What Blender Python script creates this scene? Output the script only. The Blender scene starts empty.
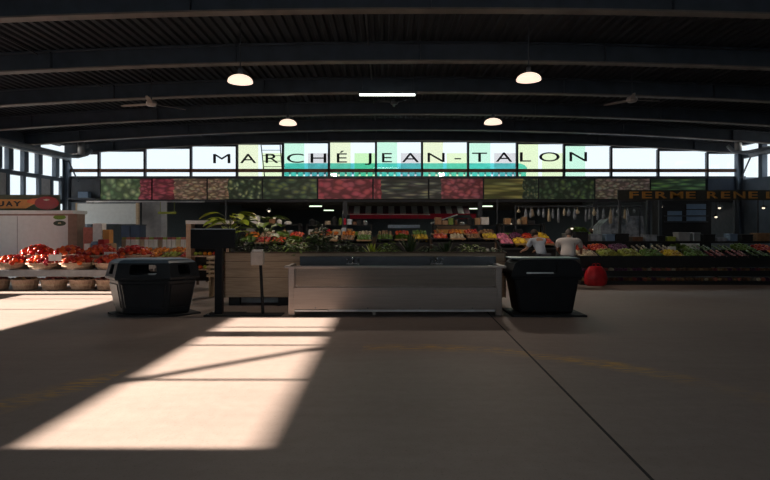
import bpy, bmesh, math, random
from mathutils import Vector, Matrix
random.seed(7)
sc = bpy.context.scene
COL = sc.collection
F, EYE, HY, CX = 540.0, 1.6, 228.0, 385.0
def X(px, Y): return (px - CX) / F * Y
def Zh(py, Y): return EYE - (py - HY) / F * Y
R = random.Random(11)

# ------------------------------------------------------------------ materials
MATS = {}
def newmat(name):
    m = bpy.data.materials.new(name); m.use_nodes = True
    return m, m.node_tree, m.node_tree.nodes['Principled BSDF']
def mat(name, col, rough=.6, metal=0, var=.12, scale=8, bump=0, spec=.4, stretch=(1, 1, 1), col2=None, rnd=0):
    if name in MATS: return MATS[name]
    m, t, b = newmat(name); n = t.nodes; l = t.links
    b.inputs['Roughness'].default_value = rough; b.inputs['Metallic'].default_value = metal
    b.inputs['Specular IOR Level'].default_value = spec
    tc = n.new('ShaderNodeTexCoord'); mp = n.new('ShaderNodeMapping'); mp.inputs['Scale'].default_value = stretch
    nz = n.new('ShaderNodeTexNoise'); nz.inputs['Scale'].default_value = scale; nz.inputs['Detail'].default_value = 5
    rp = n.new('ShaderNodeValToRGB')
    c2 = col2 or tuple(min(1, c * (1 + var)) for c in col)
    c1 = col if col2 else tuple(c * (1 - var) for c in col)
    rp.color_ramp.elements[0].position = .3; rp.color_ramp.elements[1].position = .7
    rp.color_ramp.elements[0].color = (*c1, 1); rp.color_ramp.elements[1].color = (*c2, 1)
    l.new(tc.outputs['Object'], mp.inputs[0]); l.new(mp.outputs[0], nz.inputs['Vector'])
    l.new(nz.outputs['Fac'], rp.inputs[0]); l.new(rp.outputs[0], b.inputs['Base Color'])
    if rnd:
        oi = n.new('ShaderNodeObjectInfo'); hv = n.new('ShaderNodeHueSaturation'); mr = n.new('ShaderNodeMapRange')
        mr.inputs[3].default_value = 1 - rnd; mr.inputs[4].default_value = 1.1; l.new(oi.outputs['Random'], mr.inputs[0]); l.new(mr.outputs[0], hv.inputs['Value'])
        m2 = n.new('ShaderNodeMapRange'); m2.inputs[3].default_value = .485; m2.inputs[4].default_value = .52; l.new(oi.outputs['Random'], m2.inputs[0]); l.new(m2.outputs[0], hv.inputs['Hue'])
        hv.inputs['Saturation'].default_value = 1.0; l.new(rp.outputs[0], hv.inputs['Color']); l.new(hv.outputs[0], b.inputs['Base Color'])
    if bump:
        bp = n.new('ShaderNodeBump'); bp.inputs['Strength'].default_value = bump; bp.inputs['Distance'].default_value = .02
        l.new(nz.outputs['Fac'], bp.inputs['Height']); l.new(bp.outputs[0], b.inputs['Normal'])
    MATS[name] = m; return m
def emit(name, col, s):
    if name in MATS: return MATS[name]
    m, t, b = newmat(name)
    b.inputs['Base Color'].default_value = (*col, 1)
    b.inputs['Emission Color'].default_value = (*col, 1); b.inputs['Emission Strength'].default_value = s
    MATS[name] = m; return m
def glass(name, tint=(1, 1, 1), gl=.035, rough=.02):
    if name in MATS: return MATS[name]
    m, t, b = newmat(name); n = t.nodes; l = t.links
    tr = n.new('ShaderNodeBsdfTransparent'); tr.inputs[0].default_value = (*tint, 1)
    g = n.new('ShaderNodeBsdfGlossy'); g.inputs['Roughness'].default_value = rough
    mx = n.new('ShaderNodeMixShader'); mx.inputs[0].default_value = gl
    l.new(tr.outputs[0], mx.inputs[1]); l.new(g.outputs[0], mx.inputs[2]); l.new(mx.outputs[0], n['Material Output'].inputs[0])
    n.remove(b); MATS[name] = m; return m

def floor_mat():
    m, t, b = newmat('concrete_floor'); n = t.nodes; l = t.links
    tc = n.new('ShaderNodeTexCoord')
    def noise(sc_, det, st=(1, 1, 1)):
        mp = n.new('ShaderNodeMapping'); mp.inputs['Scale'].default_value = st
        z = n.new('ShaderNodeTexNoise'); z.inputs['Scale'].default_value = sc_; z.inputs['Detail'].default_value = det
        l.new(tc.outputs['Object'], mp.inputs[0]); l.new(mp.outputs[0], z.inputs['Vector']); return z
    def math_(op, a, b_=None):
        q = n.new('ShaderNodeMath'); q.operation = op
        for i, v in enumerate((a, b_)):
            if v is None: continue
            if isinstance(v, (int, float)): q.inputs[i].default_value = v
            else: l.new(v, q.inputs[i])
        return q.outputs[0]
    big, fine, streak = noise(.45, 6), noise(9, 8), noise(3, 5, (.35, 2.2, 1))
    rp = n.new('ShaderNodeValToRGB'); e = rp.color_ramp.elements
    e[0].position = .3; e[0].color = (.245, .195, .175, 1); e[1].position = .72; e[1].color = (.345, .285, .255, 1)
    l.new(math_('ADD', math_('MULTIPLY', big.outputs['Fac'], .5), math_('ADD', math_('MULTIPLY', fine.outputs['Fac'], .25), math_('MULTIPLY', streak.outputs['Fac'], .25))), rp.inputs[0])
    # speckles
    sp = noise(55, 3); sr = n.new('ShaderNodeValToRGB'); sr.color_ramp.elements[0].position = .28; sr.color_ramp.elements[0].color = (.55, .55, .55, 1)
    sr.color_ramp.elements[1].position = .40; sr.color_ramp.elements[1].color = (1, 1, 1, 1); l.new(sp.outputs['Fac'], sr.inputs[0])
    mu = n.new('ShaderNodeMix'); mu.data_type = 'RGBA'; mu.blend_type = 'MULTIPLY'; mu.inputs[0].default_value = .6
    l.new(rp.outputs[0], mu.inputs[6]); l.new(sr.outputs[0], mu.inputs[7])
    # worn yellow painted arc
    sx = n.new('ShaderNodeSeparateXYZ'); l.new(tc.outputs['Object'], sx.inputs[0])
    dx = math_('SUBTRACT', sx.outputs[0], .1); dy = math_('SUBTRACT', sx.outputs[1], 3.45)
    r = math_('SQRT', math_('ADD', math_('MULTIPLY', dx, dx), math_('MULTIPLY', dy, dy)))
    band = math_('SUBTRACT', 1.0, math_('MULTIPLY', math_('ABSOLUTE', math_('SUBTRACT', r, 3.82)), 3.8))
    band = math_('MAXIMUM', band, 0.0)
    wn = noise(7, 6, (.6, 3, 1)); wr = n.new('ShaderNodeValToRGB'); wr.color_ramp.elements[0].position = .42; wr.color_ramp.elements[1].position = .60
    l.new(wn.outputs['Fac'], wr.inputs[0])
    wb = noise(.7, 2); wbr = n.new('ShaderNodeValToRGB'); wbr.color_ramp.elements[0].position = .38; wbr.color_ramp.elements[1].position = .6
    l.new(wb.outputs['Fac'], wbr.inputs[0])
    side = math_('MAXIMUM', math_('GREATER_THAN', sx.outputs[0], -.3), math_('LESS_THAN', sx.outputs[0], -2.9))
    side = math_('MULTIPLY', side, math_('GREATER_THAN', dy, .9))
    fac = math_('MULTIPLY', math_('MULTIPLY', math_('MINIMUM', math_('MULTIPLY', band, 1.4), 1.0), wr.outputs[0]), math_('MULTIPLY', math_('ADD', wbr.outputs[0], .15), side))
    my = n.new('ShaderNodeMix'); my.data_type = 'RGBA'; my.inputs[7].default_value = (.85, .46, .05, 1)
    l.new(math_('MULTIPLY', fac, .75), my.inputs[0]); l.new(mu.outputs[2], my.inputs[6])
    l.new(my.outputs[2], b.inputs['Base Color'])
    b.inputs['Roughness'].default_value = .62; b.inputs['Specular IOR Level'].default_value = .35
    bp = n.new('ShaderNodeBump'); bp.inputs['Strength'].default_value = .25; bp.inputs['Distance'].default_value = .01
    l.new(fine.outputs['Fac'], bp.inputs['Height']); l.new(bp.outputs[0], b.inputs['Normal'])
    return m

def mural(name, segs):
    """printed produce photograph: segs = [(x_end, dark, light, scale, (sx,sz), angle)]"""
    m, t, b = newmat(name); n = t.nodes; l = t.links
    tc = n.new('ShaderNodeTexCoord'); sx = n.new('ShaderNodeSeparateXYZ'); l.new(tc.outputs['Generated'], sx.inputs[0])
    prev = None; start = 0
    for (xe, dk, lt, s, st, ang) in segs:
        mp = n.new('ShaderNodeMapping'); mp.inputs['Scale'].default_value = (st[0], 1, st[1]); mp.inputs['Rotation'].default_value = (0, ang, 0)
        l.new(tc.outputs['Object'], mp.inputs[0])
        nz = n.new('ShaderNodeTexNoise'); nz.inputs['Scale'].default_value = s * .6; l.new(mp.outputs[0], nz.inputs['Vector'])
        ad = n.new('ShaderNodeVectorMath'); ad.operation = 'MULTIPLY_ADD'; ad.inputs[1].default_value = (.25, .25, .25)
        l.new(nz.outputs['Color'], ad.inputs[0]); l.new(mp.outputs[0], ad.inputs[2])
        v = n.new('ShaderNodeTexVoronoi'); v.inputs['Scale'].default_value = s; l.new(ad.outputs[0], v.inputs['Vector'])
        rp = n.new('ShaderNodeValToRGB'); e = rp.color_ramp.elements
        e[0].position = .14; dk = tuple(min(.9, c * 2.5 + .12) for c in dk); lt = tuple(min(.95, c * 1.9) for c in lt)
        e[0].color = (*lt, 1); e[1].position = .62; e[1].color = (*[c * .38 for c in dk], 1)
        k = e.new(.35); k.color = (*dk, 1)
        l.new(v.outputs['Distance'], rp.inputs[0])
        hs = n.new('ShaderNodeMix'); hs.data_type = 'RGBA'; hs.blend_type = 'MULTIPLY'; hs.inputs[0].default_value = .2
        l.new(rp.outputs[0], hs.inputs[6]); l.new(v.outputs['Color'], hs.inputs[7])
        cur = hs.outputs[2]
        if prev is not None:
            g = n.new('ShaderNodeMath'); g.operation = 'GREATER_THAN'; g.inputs[1].default_value = start
            w = n.new('ShaderNodeMath'); w.operation = 'MULTIPLY_ADD'; w.inputs[1].default_value = .12
            l.new(nz.outputs['Fac'], w.inputs[0]); l.new(sx.outputs[0], w.inputs[2]); l.new(w.outputs[0], g.inputs[0])
            mx = n.new('ShaderNodeMix'); mx.data_type = 'RGBA'; l.new(g.outputs[0], mx.inputs[0]); l.new(prev, mx.inputs[6]); l.new(cur, mx.inputs[7]); cur = mx.outputs[2]
        prev = cur; start = xe + .06
    l.new(prev, b.inputs['Base Color']); b.inputs['Roughness'].default_value = .5
    return m

M = dict(
    floor=floor_mat(),
    steel=mat('dark_steel', (.055, .062, .075), .5, .1, .25, 3),
    web=mat('web_paint', (.04, .052, .072), .6, .1, .2, 3),
    flange=mat('beam_paint_lit', (.15, .125, .11), .5, .1, .2, 3),  # paler than the web: light from below put into the flange colour
    deck=mat('roof_deck', (.022, .028, .038), .6, .2, .15, 2),
    wall=mat('dark_wall', (.05, .055, .065), .8, 0, .15, 3),
    bluewall=mat('blue_grey_wall', (.085, .11, .145), .7, 0, .15, 3),
    greypanel=mat('grey_panel', (.32, .32, .33), .6),
    rust=mat('rust_bar', (.22, .10, .06), .6),
    glass=glass('clear_glass'),
    white=mat('white_paint', (.66, .69, .69), .5, 0, .05),
    brown=mat('brown_post', (.25, .16, .12), .6),
    black=mat('black_plastic', (.006, .007, .009), .5, 0, .2, 5, spec=.18),
    blackm=mat('black_matte', (.02, .021, .024), .75, 0, .2, 5),
    charcoal=mat('charcoal_plastic', (.013, .016, .020), .4, 0, .15, 5, spec=.25),
    lidblue=mat('blue_grey_lid', (.07, .11, .15), .35, 0, .15, 5, spec=.6),
    inox=mat('brushed_steel', (.26, .22, .20), .28, .9, .1, 6, stretch=(.3, 1, 14)),
    inox2=mat('worn_steel', (.18, .15, .13), .22, .9, .22, 5, stretch=(.25, 1, 8)),
    darkinox=mat('dark_wet_steel', (.07, .072, .078), .25, .9, .2, 5),
    wood=mat('planter_wood', (.44, .31, .21), .6, 0, .0, 6, .15, stretch=(.6, 1, 14), col2=(.60, .45, .32)),
    wooddark=mat('dark_wood', (.12, .07, .045), .6, 0, .2, 6, stretch=(.6, 1, 10)),
    woodlight=mat('pale_wood', (.55, .42, .28), .65, 0, .15, 6, stretch=(1, 1, 6)),
    basket=mat('basket_wood', (.42, .27, .19), .7, 0, 0, 9, .2, stretch=(4, 4, 1), col2=(.60, .42, .30)),
    handle=mat('basket_handle', (.75, .62, .42), .5),
    soil=mat('soil', (.03, .02, .015), .95),
    leaf=mat('leaf_bright', (.28, .40, .03), .45, 0, 0, 6, col2=(.55, .62, .08)),
    leafm=mat('leaf_mid', (.12, .20, .03), .5, 0, 0, 6, col2=(.22, .34, .06)),
    leafd=mat('leaf_dark', (.025, .055, .025), .5, 0, 0, 6, col2=(.07, .12, .04)),
    leaft=mat('leaf_tan', (.12, .085, .045), .6, 0, .3, 6),
    stem=mat('stem', (.07, .08, .03), .7),
    red=mat('tomato_red', (.62, .03, .02), .28, 0, 0, 5, col2=(.75, .08, .03), rnd=.6),
    orange=mat('orange_peel', (.80, .22, .02), .45, 0, .15, 9, rnd=.6),
    green=mat('green_veg', (.13, .24, .03), .45, 0, .25, 9, rnd=.6),
    lime=mat('lime_veg', (.38, .42, .06), .45, 0, .2, 9, rnd=.6),
    yellow=mat('yellow_fruit', (.85, .55, .03), .4, 0, .1, 9, rnd=.6),
    purple=mat('purple_veg', (.16, .04, .12), .35, 0, .2, 9, rnd=.6),
    pink=mat('pink_flower', (.62, .16, .30), .5, 0, .2, 9, rnd=.6),
    cream=mat('cream_veg', (.62, .50, .36), .55, 0, .2, 9, rnd=.6),
    carrot=mat('carrot_skin', (.82, .20, .03), .5, 0, .15, 9, rnd=.6),
    radish=mat('radish_stem', (.55, .13, .12), .45, 0, .2, 9, rnd=.6),
    brownv=mat('brown_onion', (.33, .17, .09), .5, 0, .25, 9, rnd=.6),
    redbag=mat('red_bag', (.62, .02, .03), .45, 0, .2, 6, .3),
    plastic=mat('clear_wrap', (.30, .33, .38), .2, 0, .4, 7, .5, spec=.8),
    skin=mat('skin', (.42, .24, .17), .55, 0, .08, 9),
    shirt=mat('white_shirt', (.66, .63, .62), .85, 0, .06, 7, .2),
    shirtb=mat('pale_blue_shirt', (.45, .52, .62), .85, 0, .08, 7, .2),
    trouser=mat('dark_trousers', (.04, .045, .06), .85),
    greyhair=mat('grey_hair', (.10, .09, .085), .8, 0, .3, 30),
    darkhair=mat('dark_hair', (.03, .02, .015), .7, 0, .3, 30),
    shoe=mat('shoe', (.03, .03, .03), .5),
    orangesign=mat('orange_sign', (.62, .26, .06), .5),
    darksign=mat('dark_sign', (.045, .045, .04), .5),
    ochre=mat('ochre_letter', (.50, .24, .05), .5),
    letter=mat('black_letter', (.01, .01, .012), .5),
    logog=mat('logo_green', (.16, .30, .03), .5),
    logod=mat('logo_dark', (.05, .07, .04), .5),
    chrome=mat('chrome', (.75, .76, .78), .15, 1, .05),
    galv=mat('galvanised', (.5, .5, .5), .35, .8, .2, 5),
    redcloth=mat('red_cloth', (.55, .02, .05), .8),
    teal=mat('teal_canvas', (.08, .50, .50), .6, 0, .15, 3),
    stripe_w=mat('white_stripe', (.62, .57, .54), .8),
    stripe_d=mat('maroon_stripe', (.10, .04, .05), .8),
    crate=mat('black_crate', (.02, .02, .022), .6),
    bluebox=mat('slate_blue', (.16, .24, .36), .6, 0, .1),
    paper=mat('white_card', (.80, .78, .76), .7),
    cardboard=mat('cardboard', (.42, .27, .16), .8),
    asphalt=mat('outside_ground', (.40, .38, .35), .9),
    tree=mat('tree_far', (.10, .16, .06), .8),
    brick=mat('sun_blocker_wall', (.30, .22, .18), .9),
    lamp=emit('lamp_glow', (1, .76, .60), 1.1),
    tube=emit('tube_glow', (.92, 1, .88), 4.0),
    tube2=emit('tube_glow_green', (.78, 1, .70), 1.6),
    warm=emit('warm_bulb', (1, .85, .65), 1.3),
)

# ------------------------------------------------------------------ geometry helpers
ORG = {}
SPLIT = {'leg', 'post', 'upright', 'foot', 'shelf', 'middle_shelf', 'slat', 'bar', 'rail', 'crate_side', 'lower_rail', 'support'}
class MB:
    def __init__(s): s.b = bmesh.new()
    def box(s, x0, x1, y0, y1, z0, z1, rot=None, piv=None):
        vs = [s.b.verts.new((x, y, z)) for z in (z0, z1) for y in (y0, y1) for x in (x0, x1)]
        for f in ((0, 2, 3, 1), (4, 5, 7, 6), (0, 1, 5, 4), (2, 6, 7, 3), (0, 4, 6, 2), (1, 3, 7, 5)):
            s.b.faces.new([vs[i] for i in f])
        if rot is not None:
            p = Vector(piv or ((x0 + x1) / 2, (y0 + y1) / 2, (z0 + z1) / 2)); m = Matrix.Translation(p) @ rot.to_4x4() @ Matrix.Translation(-p)
            for v in vs: v.co = m @ v.co
        return s
    def shift(s, dx, dy):
        for v in s.b.verts: v.co.x += dx; v.co.y += dy
        return s
    def frustum(s, c, w0, d0, w1, d1, z0, z1):
        vs = [s.b.verts.new((c[0] + sx * w / 2, c[1] + sy * d / 2, z)) for (z, w, d) in ((z0, w0, d0), (z1, w1, d1)) for sy in (-1, 1) for sx in (-1, 1)]
        for f in ((0, 2, 3, 1), (4, 5, 7, 6), (0, 1, 5, 4), (2, 6, 7, 3), (0, 4, 6, 2), (1, 3, 7, 5)):
            s.b.faces.new([vs[i] for i in f])
        return s
    def ring(s, c, t, r, seg, up=None):
        t = t.normalized(); a = Vector((0, 0, 1)) if abs(t.z) < .9 else Vector((1, 0, 0))
        u = t.cross(a).normalized(); w = t.cross(u)
        return [s.b.verts.new(c + (u * math.cos(k * 2 * math.pi / seg) + w * math.sin(k * 2 * math.pi / seg)) * r) for k in range(seg)]
    def tube(s, pts, r, seg=8):
        pts = [Vector(p) for p in pts]; rs = r if isinstance(r, (list, tuple)) else [r] * len(pts); prev = None
        for i, p in enumerate(pts):
            t = (pts[min(i + 1, len(pts) - 1)] - pts[max(i - 1, 0)])
            rg = s.ring(p, t, rs[i], seg)
            if prev:
                for k in range(seg): s.b.faces.new((prev[k], prev[(k + 1) % seg], rg[(k + 1) % seg], rg[k]))
            else: s.b.faces.new(rg[::-1])
            prev = rg
        s.b.faces.new(prev); return s
    def lathe(s, prof, c=(0, 0, 0), seg=20, sx=1, sy=1, lobes=0, amp=0):
        prev = None
        for (r, z) in prof:
            rg = []
            for k in range(seg):
                a = k * 2 * math.pi / seg; rr = r * (1 + amp * math.cos(lobes * a))
                rg.append(s.b.verts.new((c[0] + rr * sx * math.cos(a), c[1] + rr * sy * math.sin(a), c[2] + z)))
            if prev:
                for k in range(seg): s.b.faces.new((prev[k], prev[(k + 1) % seg], rg[(k + 1) % seg], rg[k]))
            else: s.b.faces.new(rg[::-1])
            prev = rg
        s.b.faces.new(prev); return s
    def prism(s, poly, y0, y1):
        a = [s.b.verts.new((x, y0, z)) for x, z in poly]; b_ = [s.b.verts.new((x, y1, z)) for x, z in poly]
        s.b.faces.new(a); s.b.faces.new(b_[::-1]); n = len(poly)
        for k in range(n): s.b.faces.new((a[(k + 1) % n], a[k], b_[k], b_[(k + 1) % n]))
        return s
    def prismx(s, poly, x0, x1):
        a = [s.b.verts.new((x0, y, z)) for y, z in poly]; b_ = [s.b.verts.new((x1, y, z)) for y, z in poly]
        s.b.faces.new(a); s.b.faces.new(b_[::-1]); n = len(poly)
        for k in range(n): s.b.faces.new((a[(k + 1) % n], a[k], b_[k], b_[(k + 1) % n]))
        return s
    def sweep(s, prof, fn, xs):
        """prof: closed (dy,dz) outline carried along x; fn(x)->(y,z)"""
        prev = None
        for x in xs:
            y, z = fn(x); rg = [s.b.verts.new((x, y + a, z + b_)) for a, b_ in prof]
            if prev:
                n = len(rg)
                for k in range(n): s.b.faces.new((prev[k], prev[(k + 1) % n], rg[(k + 1) % n], rg[k]))
            else: s.b.faces.new(rg[::-1])
            prev = rg
        s.b.faces.new(prev); return s
    def leaf(s, base, dirv, L, w, droop=.3, n=5, thick=0):
        base = Vector(base); d = Vector(dirv).normalized(); side = d.cross(Vector((0, 0, 1)))
        side = side.normalized() if side.length > 1e-3 else Vector((1, 0, 0))
        nrm = side.cross(d); prev = None
        for i in range(n + 1):
            t = i / n; c = base + d * L * t + Vector((0, 0, -droop * L * t * t))
            ww = w * math.sin(math.pi * min(1, .06 + t * .94)) ** .8 * .5 + .001
            rg = [s.b.verts.new(c - side * ww + nrm * ww * .25), s.b.verts.new(c), s.b.verts.new(c + side * ww + nrm * ww * .25)]
            if prev:
                s.b.faces.new((prev[0], prev[1], rg[1], rg[0])); s.b.faces.new((prev[1], prev[2], rg[2], rg[1]))
            prev = rg
        return s
    def build(s, name, m, parent=None, org=None, smooth=False, bevel=0):
        if parent is not None and name in SPLIT:
            left = set(s.b.verts); isl = []
            while left:
                st = [left.pop()]; cur = set(st)
                while st:
                    for e in st.pop().link_edges:
                        for v in e.verts:
                            if v in left: left.discard(v); cur.add(v); st.append(v)
                isl.append(cur)
            if len(isl) > 1:
                s.b.verts.index_update(); last = None
                for cur in isl:
                    q = MB(); mp = {v: q.b.verts.new(v.co) for v in cur}
                    for f in s.b.faces:
                        if f.verts[0] in mp: q.b.faces.new([mp[v] for v in f.verts])
                    last = q.build(name, m, parent, org, smooth, bevel)
                s.b.free(); return last
        bmesh.ops.recalc_face_normals(s.b, faces=s.b.faces)
        if parent is not None: o3 = Vector(ORG[parent.name])
        elif org is not None: o3 = Vector(org)
        else:
            mn = [min(v.co[i] for v in s.b.verts) for i in range(3)]; mx = [max(v.co[i] for v in s.b.verts) for i in range(3)]
            o3 = Vector(((mn[0] + mx[0]) / 2, (mn[1] + mx[1]) / 2, mn[2]))
        bmesh.ops.translate(s.b, verts=s.b.verts, vec=-o3)
        me = bpy.data.meshes.new(name); s.b.to_mesh(me); s.b.free()
        me.materials.append(m)
        if smooth: me.polygons.foreach_set('use_smooth', [True] * len(me.polygons))
        o = bpy.data.objects.new(name, me); COL.objects.link(o)
        ORG[o.name] = tuple(o3)
        if parent is not None: o.parent = parent
        else: o.location = o3
        if bevel:
            b = o.modifiers.new('b', 'BEVEL'); b.width = bevel; b.segments = 2; b.limit_method = 'ANGLE'
        return o
def tag(o, label, cat, group=None):
    o['label'] = label; o['category'] = cat
    if group: o['group'] = group
    return o
def struct(o): o['kind'] = 'structure'; return o
def thing(name, loc, label, cat, group=None):
    o = bpy.data.objects.new(name, None); COL.objects.link(o); o.location = loc; ORG[o.name] = tuple(loc); o.empty_display_size = .1
    return tag(o, label, cat, group)
def copy_tree(o, parent=None):
    c = o.copy(); COL.objects.link(c)
    if parent is not None: c.parent = parent
    for ch in list(o.children): copy_tree(ch, c)
    return c
def text_bm(mb, ch, x0, x1, z0, z1, y, depth, bold=0):
    cu = bpy.data.curves.new('t', 'FONT'); cu.body = ch; cu.extrude = .01; cu.offset = bold
    ob = bpy.data.objects.new('t', cu); COL.objects.link(ob)
    bpy.context.view_layer.update()
    dg = bpy.context.evaluated_depsgraph_get(); me = bpy.data.meshes.new_from_object(ob.evaluated_get(dg))
    bpy.data.objects.remove(ob); bpy.data.curves.remove(cu)
    xs = [v.co.x for v in me.vertices]; ys = [v.co.y for v in me.vertices]; zs = [v.co.z for v in me.vertices]
    a, b_, c, d = min(xs), max(xs), min(ys), max(ys); e, f = min(zs), max(zs)
    for v in me.vertices:
        v.co = (x0 + (v.co.x - a) / max(1e-6, b_ - a) * (x1 - x0), y - depth * (v.co.z - e) / max(1e-6, f - e), z0 + (v.co.y - c) / max(1e-6, d - c) * (z1 - z0))
    mb.b.from_mesh(me); bpy.data.meshes.remove(me); return mb
def plate(name, outline, holes, y0, y1, m, parent):
    """flat plate in the xz plane with cut-outs"""
    cu = bpy.data.curves.new('p', 'CURVE'); cu.dimensions = '2D'; cu.fill_mode = 'BOTH'; cu.extrude = (y1 - y0) / 2
    for poly in [outline] + holes:
        sp = cu.splines.new('POLY'); sp.points.add(len(poly) - 1)
        for i, (x, z) in enumerate(poly): sp.points[i].co = (x, z, 0, 1)
        sp.use_cyclic_u = True
    ob = bpy.data.objects.new('p', cu); COL.objects.link(ob); bpy.context.view_layer.update()
    dg = bpy.context.evaluated_depsgraph_get(); me = bpy.data.meshes.new_from_object(ob.evaluated_get(dg))
    bpy.data.objects.remove(ob); bpy.data.curves.remove(cu)
    mb = MB()
    for v in me.vertices: v.co = (v.co.x, (y0 + y1) / 2 - v.co.z, v.co.y)
    mb.b.from_mesh(me); bpy.data.meshes.remove(me)
    return mb.build(name, m, parent)

# ------------------------------------------------------------------ the hall
XL, XR, YB, YR = -13.0, 14.46, 22.0, -5.0
XC = .9
def arc(x): return -((x - XC) ** 2) / (2 * 172.0)
ZB = 5.13                                    # underside of the beams at the crown
struct(MB().box(-16, 18, YR - 1, 60, -.2, 0).build('floor', M['floor'], org=(0, 0, 0)))
struct(MB().box(-.011, .011, -7.2, 7.2, 0, .003, Matrix.Rotation(-.036, 3, 'Z'), (0, 0, 0)).shift(1.70, 3.5).build('trim_1', M['blackm']))
struct(MB().box(-120, -16, -60, 160, -.3, -.1).box(18, 120, -60, 160, -.3, -.1).box(-16, 18, 60, 160, -.3, -.1).build('ground_outside', M['asphalt']))
# corrugated deck
mb = MB(); per = .19; x = XL - .4; top = []; 
while x < XR + .4:
    for dx, dz in ((0, 0), (.07, 0), (.095, .05), (.165, .05)): top.append((x + dx, ZB + .42 + arc(x + dx) + dz))
    x += per
prev = None
for (px, pz) in top:
    c = [mb.b.verts.new((px, YR, pz)), mb.b.verts.new((px, YB + .2, pz)), mb.b.verts.new((px, YB + .2, pz + .12)), mb.b.verts.new((px, YR, pz + .12))]
    if prev:
        for k in range(4): mb.b.faces.new((prev[k], prev[(k + 1) % 4], c[(k + 1) % 4], c[k]))
    prev = c
struct(mb.build('ceiling', M['deck']))
# arched beams
xs = [XL + i * (XR - XL) / 48 for i in range(49)]
BY = [8.8, 11.5, 14.15, 16.85, 19.5]
for i, y in enumerate([-2, .7, 3.4, 6.1] + BY + [21.9]):
    mb = MB()
    prof = [(-.012, .03), (.012, .03), (.012, .38), (.11, .38), (.11, .41), (-.11, .41), (-.11, .38), (-.012, .38)]
    mb.sweep(prof, lambda x, y=y: (y, ZB + arc(x)), xs)
    for q in range(7):
        xx = XL + 2.0 + q * 3.92
        mb.box(xx - .01, xx + .01, y - .1, y + .1, ZB + arc(xx) + .03, ZB + arc(xx) + .38)
    o = struct(mb.build('ceiling_beam', M['web']))
    MB().sweep([(-.10, 0), (.10, 0), (.10, .03), (-.10, .03)], lambda x, y=y: (y, ZB + arc(x)), xs).build('bottom_flange', M['flange'], o)
    for xw in (XL + .1, XR - .1):
        if xw < 0 and (3.8 < y < 15.5 or 17 < y < 21): continue
        struct(MB().box(xw - .1, xw + .1, y - .012, y + .012, 0, ZB + arc(xw)).box(xw - .12, xw - .09, y - .12, y + .12, 0, ZB + arc(xw)).box(xw + .09, xw + .12, y - .12, y + .12, 0, ZB + arc(xw)).build('wall_column', M['bluewall']))
# thin purlin rods near crown between beams
for i, xx in enumerate((-7.4, -.35, 8.2)):
    struct(MB().tube([(xx, 5.0, ZB + .37 + arc(xx)), (xx, 21.9, ZB + .37 + arc(xx))], .02, 6).build('ceiling_conduit', M['steel']))

# rear and side walls --------------------------------------------------------
struct(MB().box(XL - .2, XR + .2, YR - .2, YR, 0, 1.6).box(XL - .2, XR + .2, YR - .2, YR, 4.4, 5.7)
       .box(XL - .2, -9, YR - .2, YR, 1.6, 4.4).box(10, XR + .2, YR - .2, YR, 1.6, 4.4).build('wall_rear', M['wall']))
struct(MB().box(-9, 10, YR - .11, YR - .09, 1.6, 4.4).build('window_30', M['glass']))  # unseen rear glazing, added and sized to bring fill light into the hall
W0, W1 = XL - .2, XL
LW = MB()
def lw(y0, y1, z0, z1): LW.box(W0, W1, y0, y1, z0, z1)
TE = .37
lw(YR, 3.93, 0, 5.6)
lw(3.93, 9.62, 0, 3.82); lw(3.93, 9.62, 4.54, 5.6); lw(7.95, 8.33, 3.82, 4.54)
lw(8.42, 15.0, 0, 1.62) if False else None
lw(9.62, 18.2, 2.66, 3.62) if False else None
LW = MB()
lw(YR, 3.93, 0, 5.6)
lw(3.93, 8.4, 0, 3.82)                     # below the upper glass
lw(8.4, 12.9, 0, 1.62); lw(8.4, 9.62, 2.65, 3.82)
lw(3.93, 9.62, 4.54, 5.6); lw(7.95, 8.36, 3.82, 4.54)
lw(9.62, 12.9, 2.65, 5.6)
lw(12.9, 13.2, 0, 5.6)
lw(13.2, 15.9, 0, 1.1); lw(13.2, 15.9, 2.62, 5.6); lw(15.4, 15.9, 1.1, 2.62); lw(15.9, 17.3, 0, .4); lw(15.9, 17.3, 3.48, 5.6)
# visible stretch 17.3 - 22
lw(17.3, YB, 0, .15); lw(17.3, YB, 2.58, 2.72); lw(17.1, 17.3, 0, 3.6); lw(17.3, YB, 3.48, 3.62); lw(17.3, YB, 4.42, 4.62); lw(17.3, YB, 4.95, 5.6); lw(17.3, 20.4, 4.62, 4.95)
struct(LW.build('wall_left', M['bluewall']))
LP = MB()
for (a, b_) in ((17.3, 18.5), (20.35, 20.95)): LP.box(XL - .05, XL + .02, a, b_, 2.72, 3.48)
struct(LP.build('wall_left_panels', M['greypanel']))
fr = MB()
for yy in (18.5, 19.33, 20.2, 20.95, 21.6): fr.box(XL - .06, XL + .06, yy, yy + .14, 2.72, 3.48)
for yy in (18.0, 18.55, 19.35, 20.15, 21.2): fr.box(XL - .08, XL + .08, yy, yy + .24, 3.62, 4.42)
struct(fr.build('trim_2', M['bluewall']))
n = [0]
def win(x0, x1, y0, y1, z0, z1, m='glass'):
    n[0] += 1
    return struct(MB().box(x0, x1, y0, y1, z0, z1).build('window_%d' % (n[0] + 30), M[m]))
win(XL - .12, XL - .11, 3.93, 9.62, 3.82, 4.54); win(XL - .12, XL - .11, 8.4, 12.9, 1.62, 2.65)
win(XL - .12, XL - .11, 13.2, 15.4, 1.1, 2.62); win(XL - .12, XL - .11, 15.9, 17.1, .4, 3.48); win(XL - .12, XL - .11, 17.3, YB, .15, 2.58); win(XL - .12, XL - .11, 17.3, YB, 2.72, 3.48); win(XL - .12, XL - .11, 17.3, YB, 3.62, 4.42)
win(XL - .12, XL - .11, 17.3, YB, 4.62, 4.95)
mm = MB()
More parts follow.
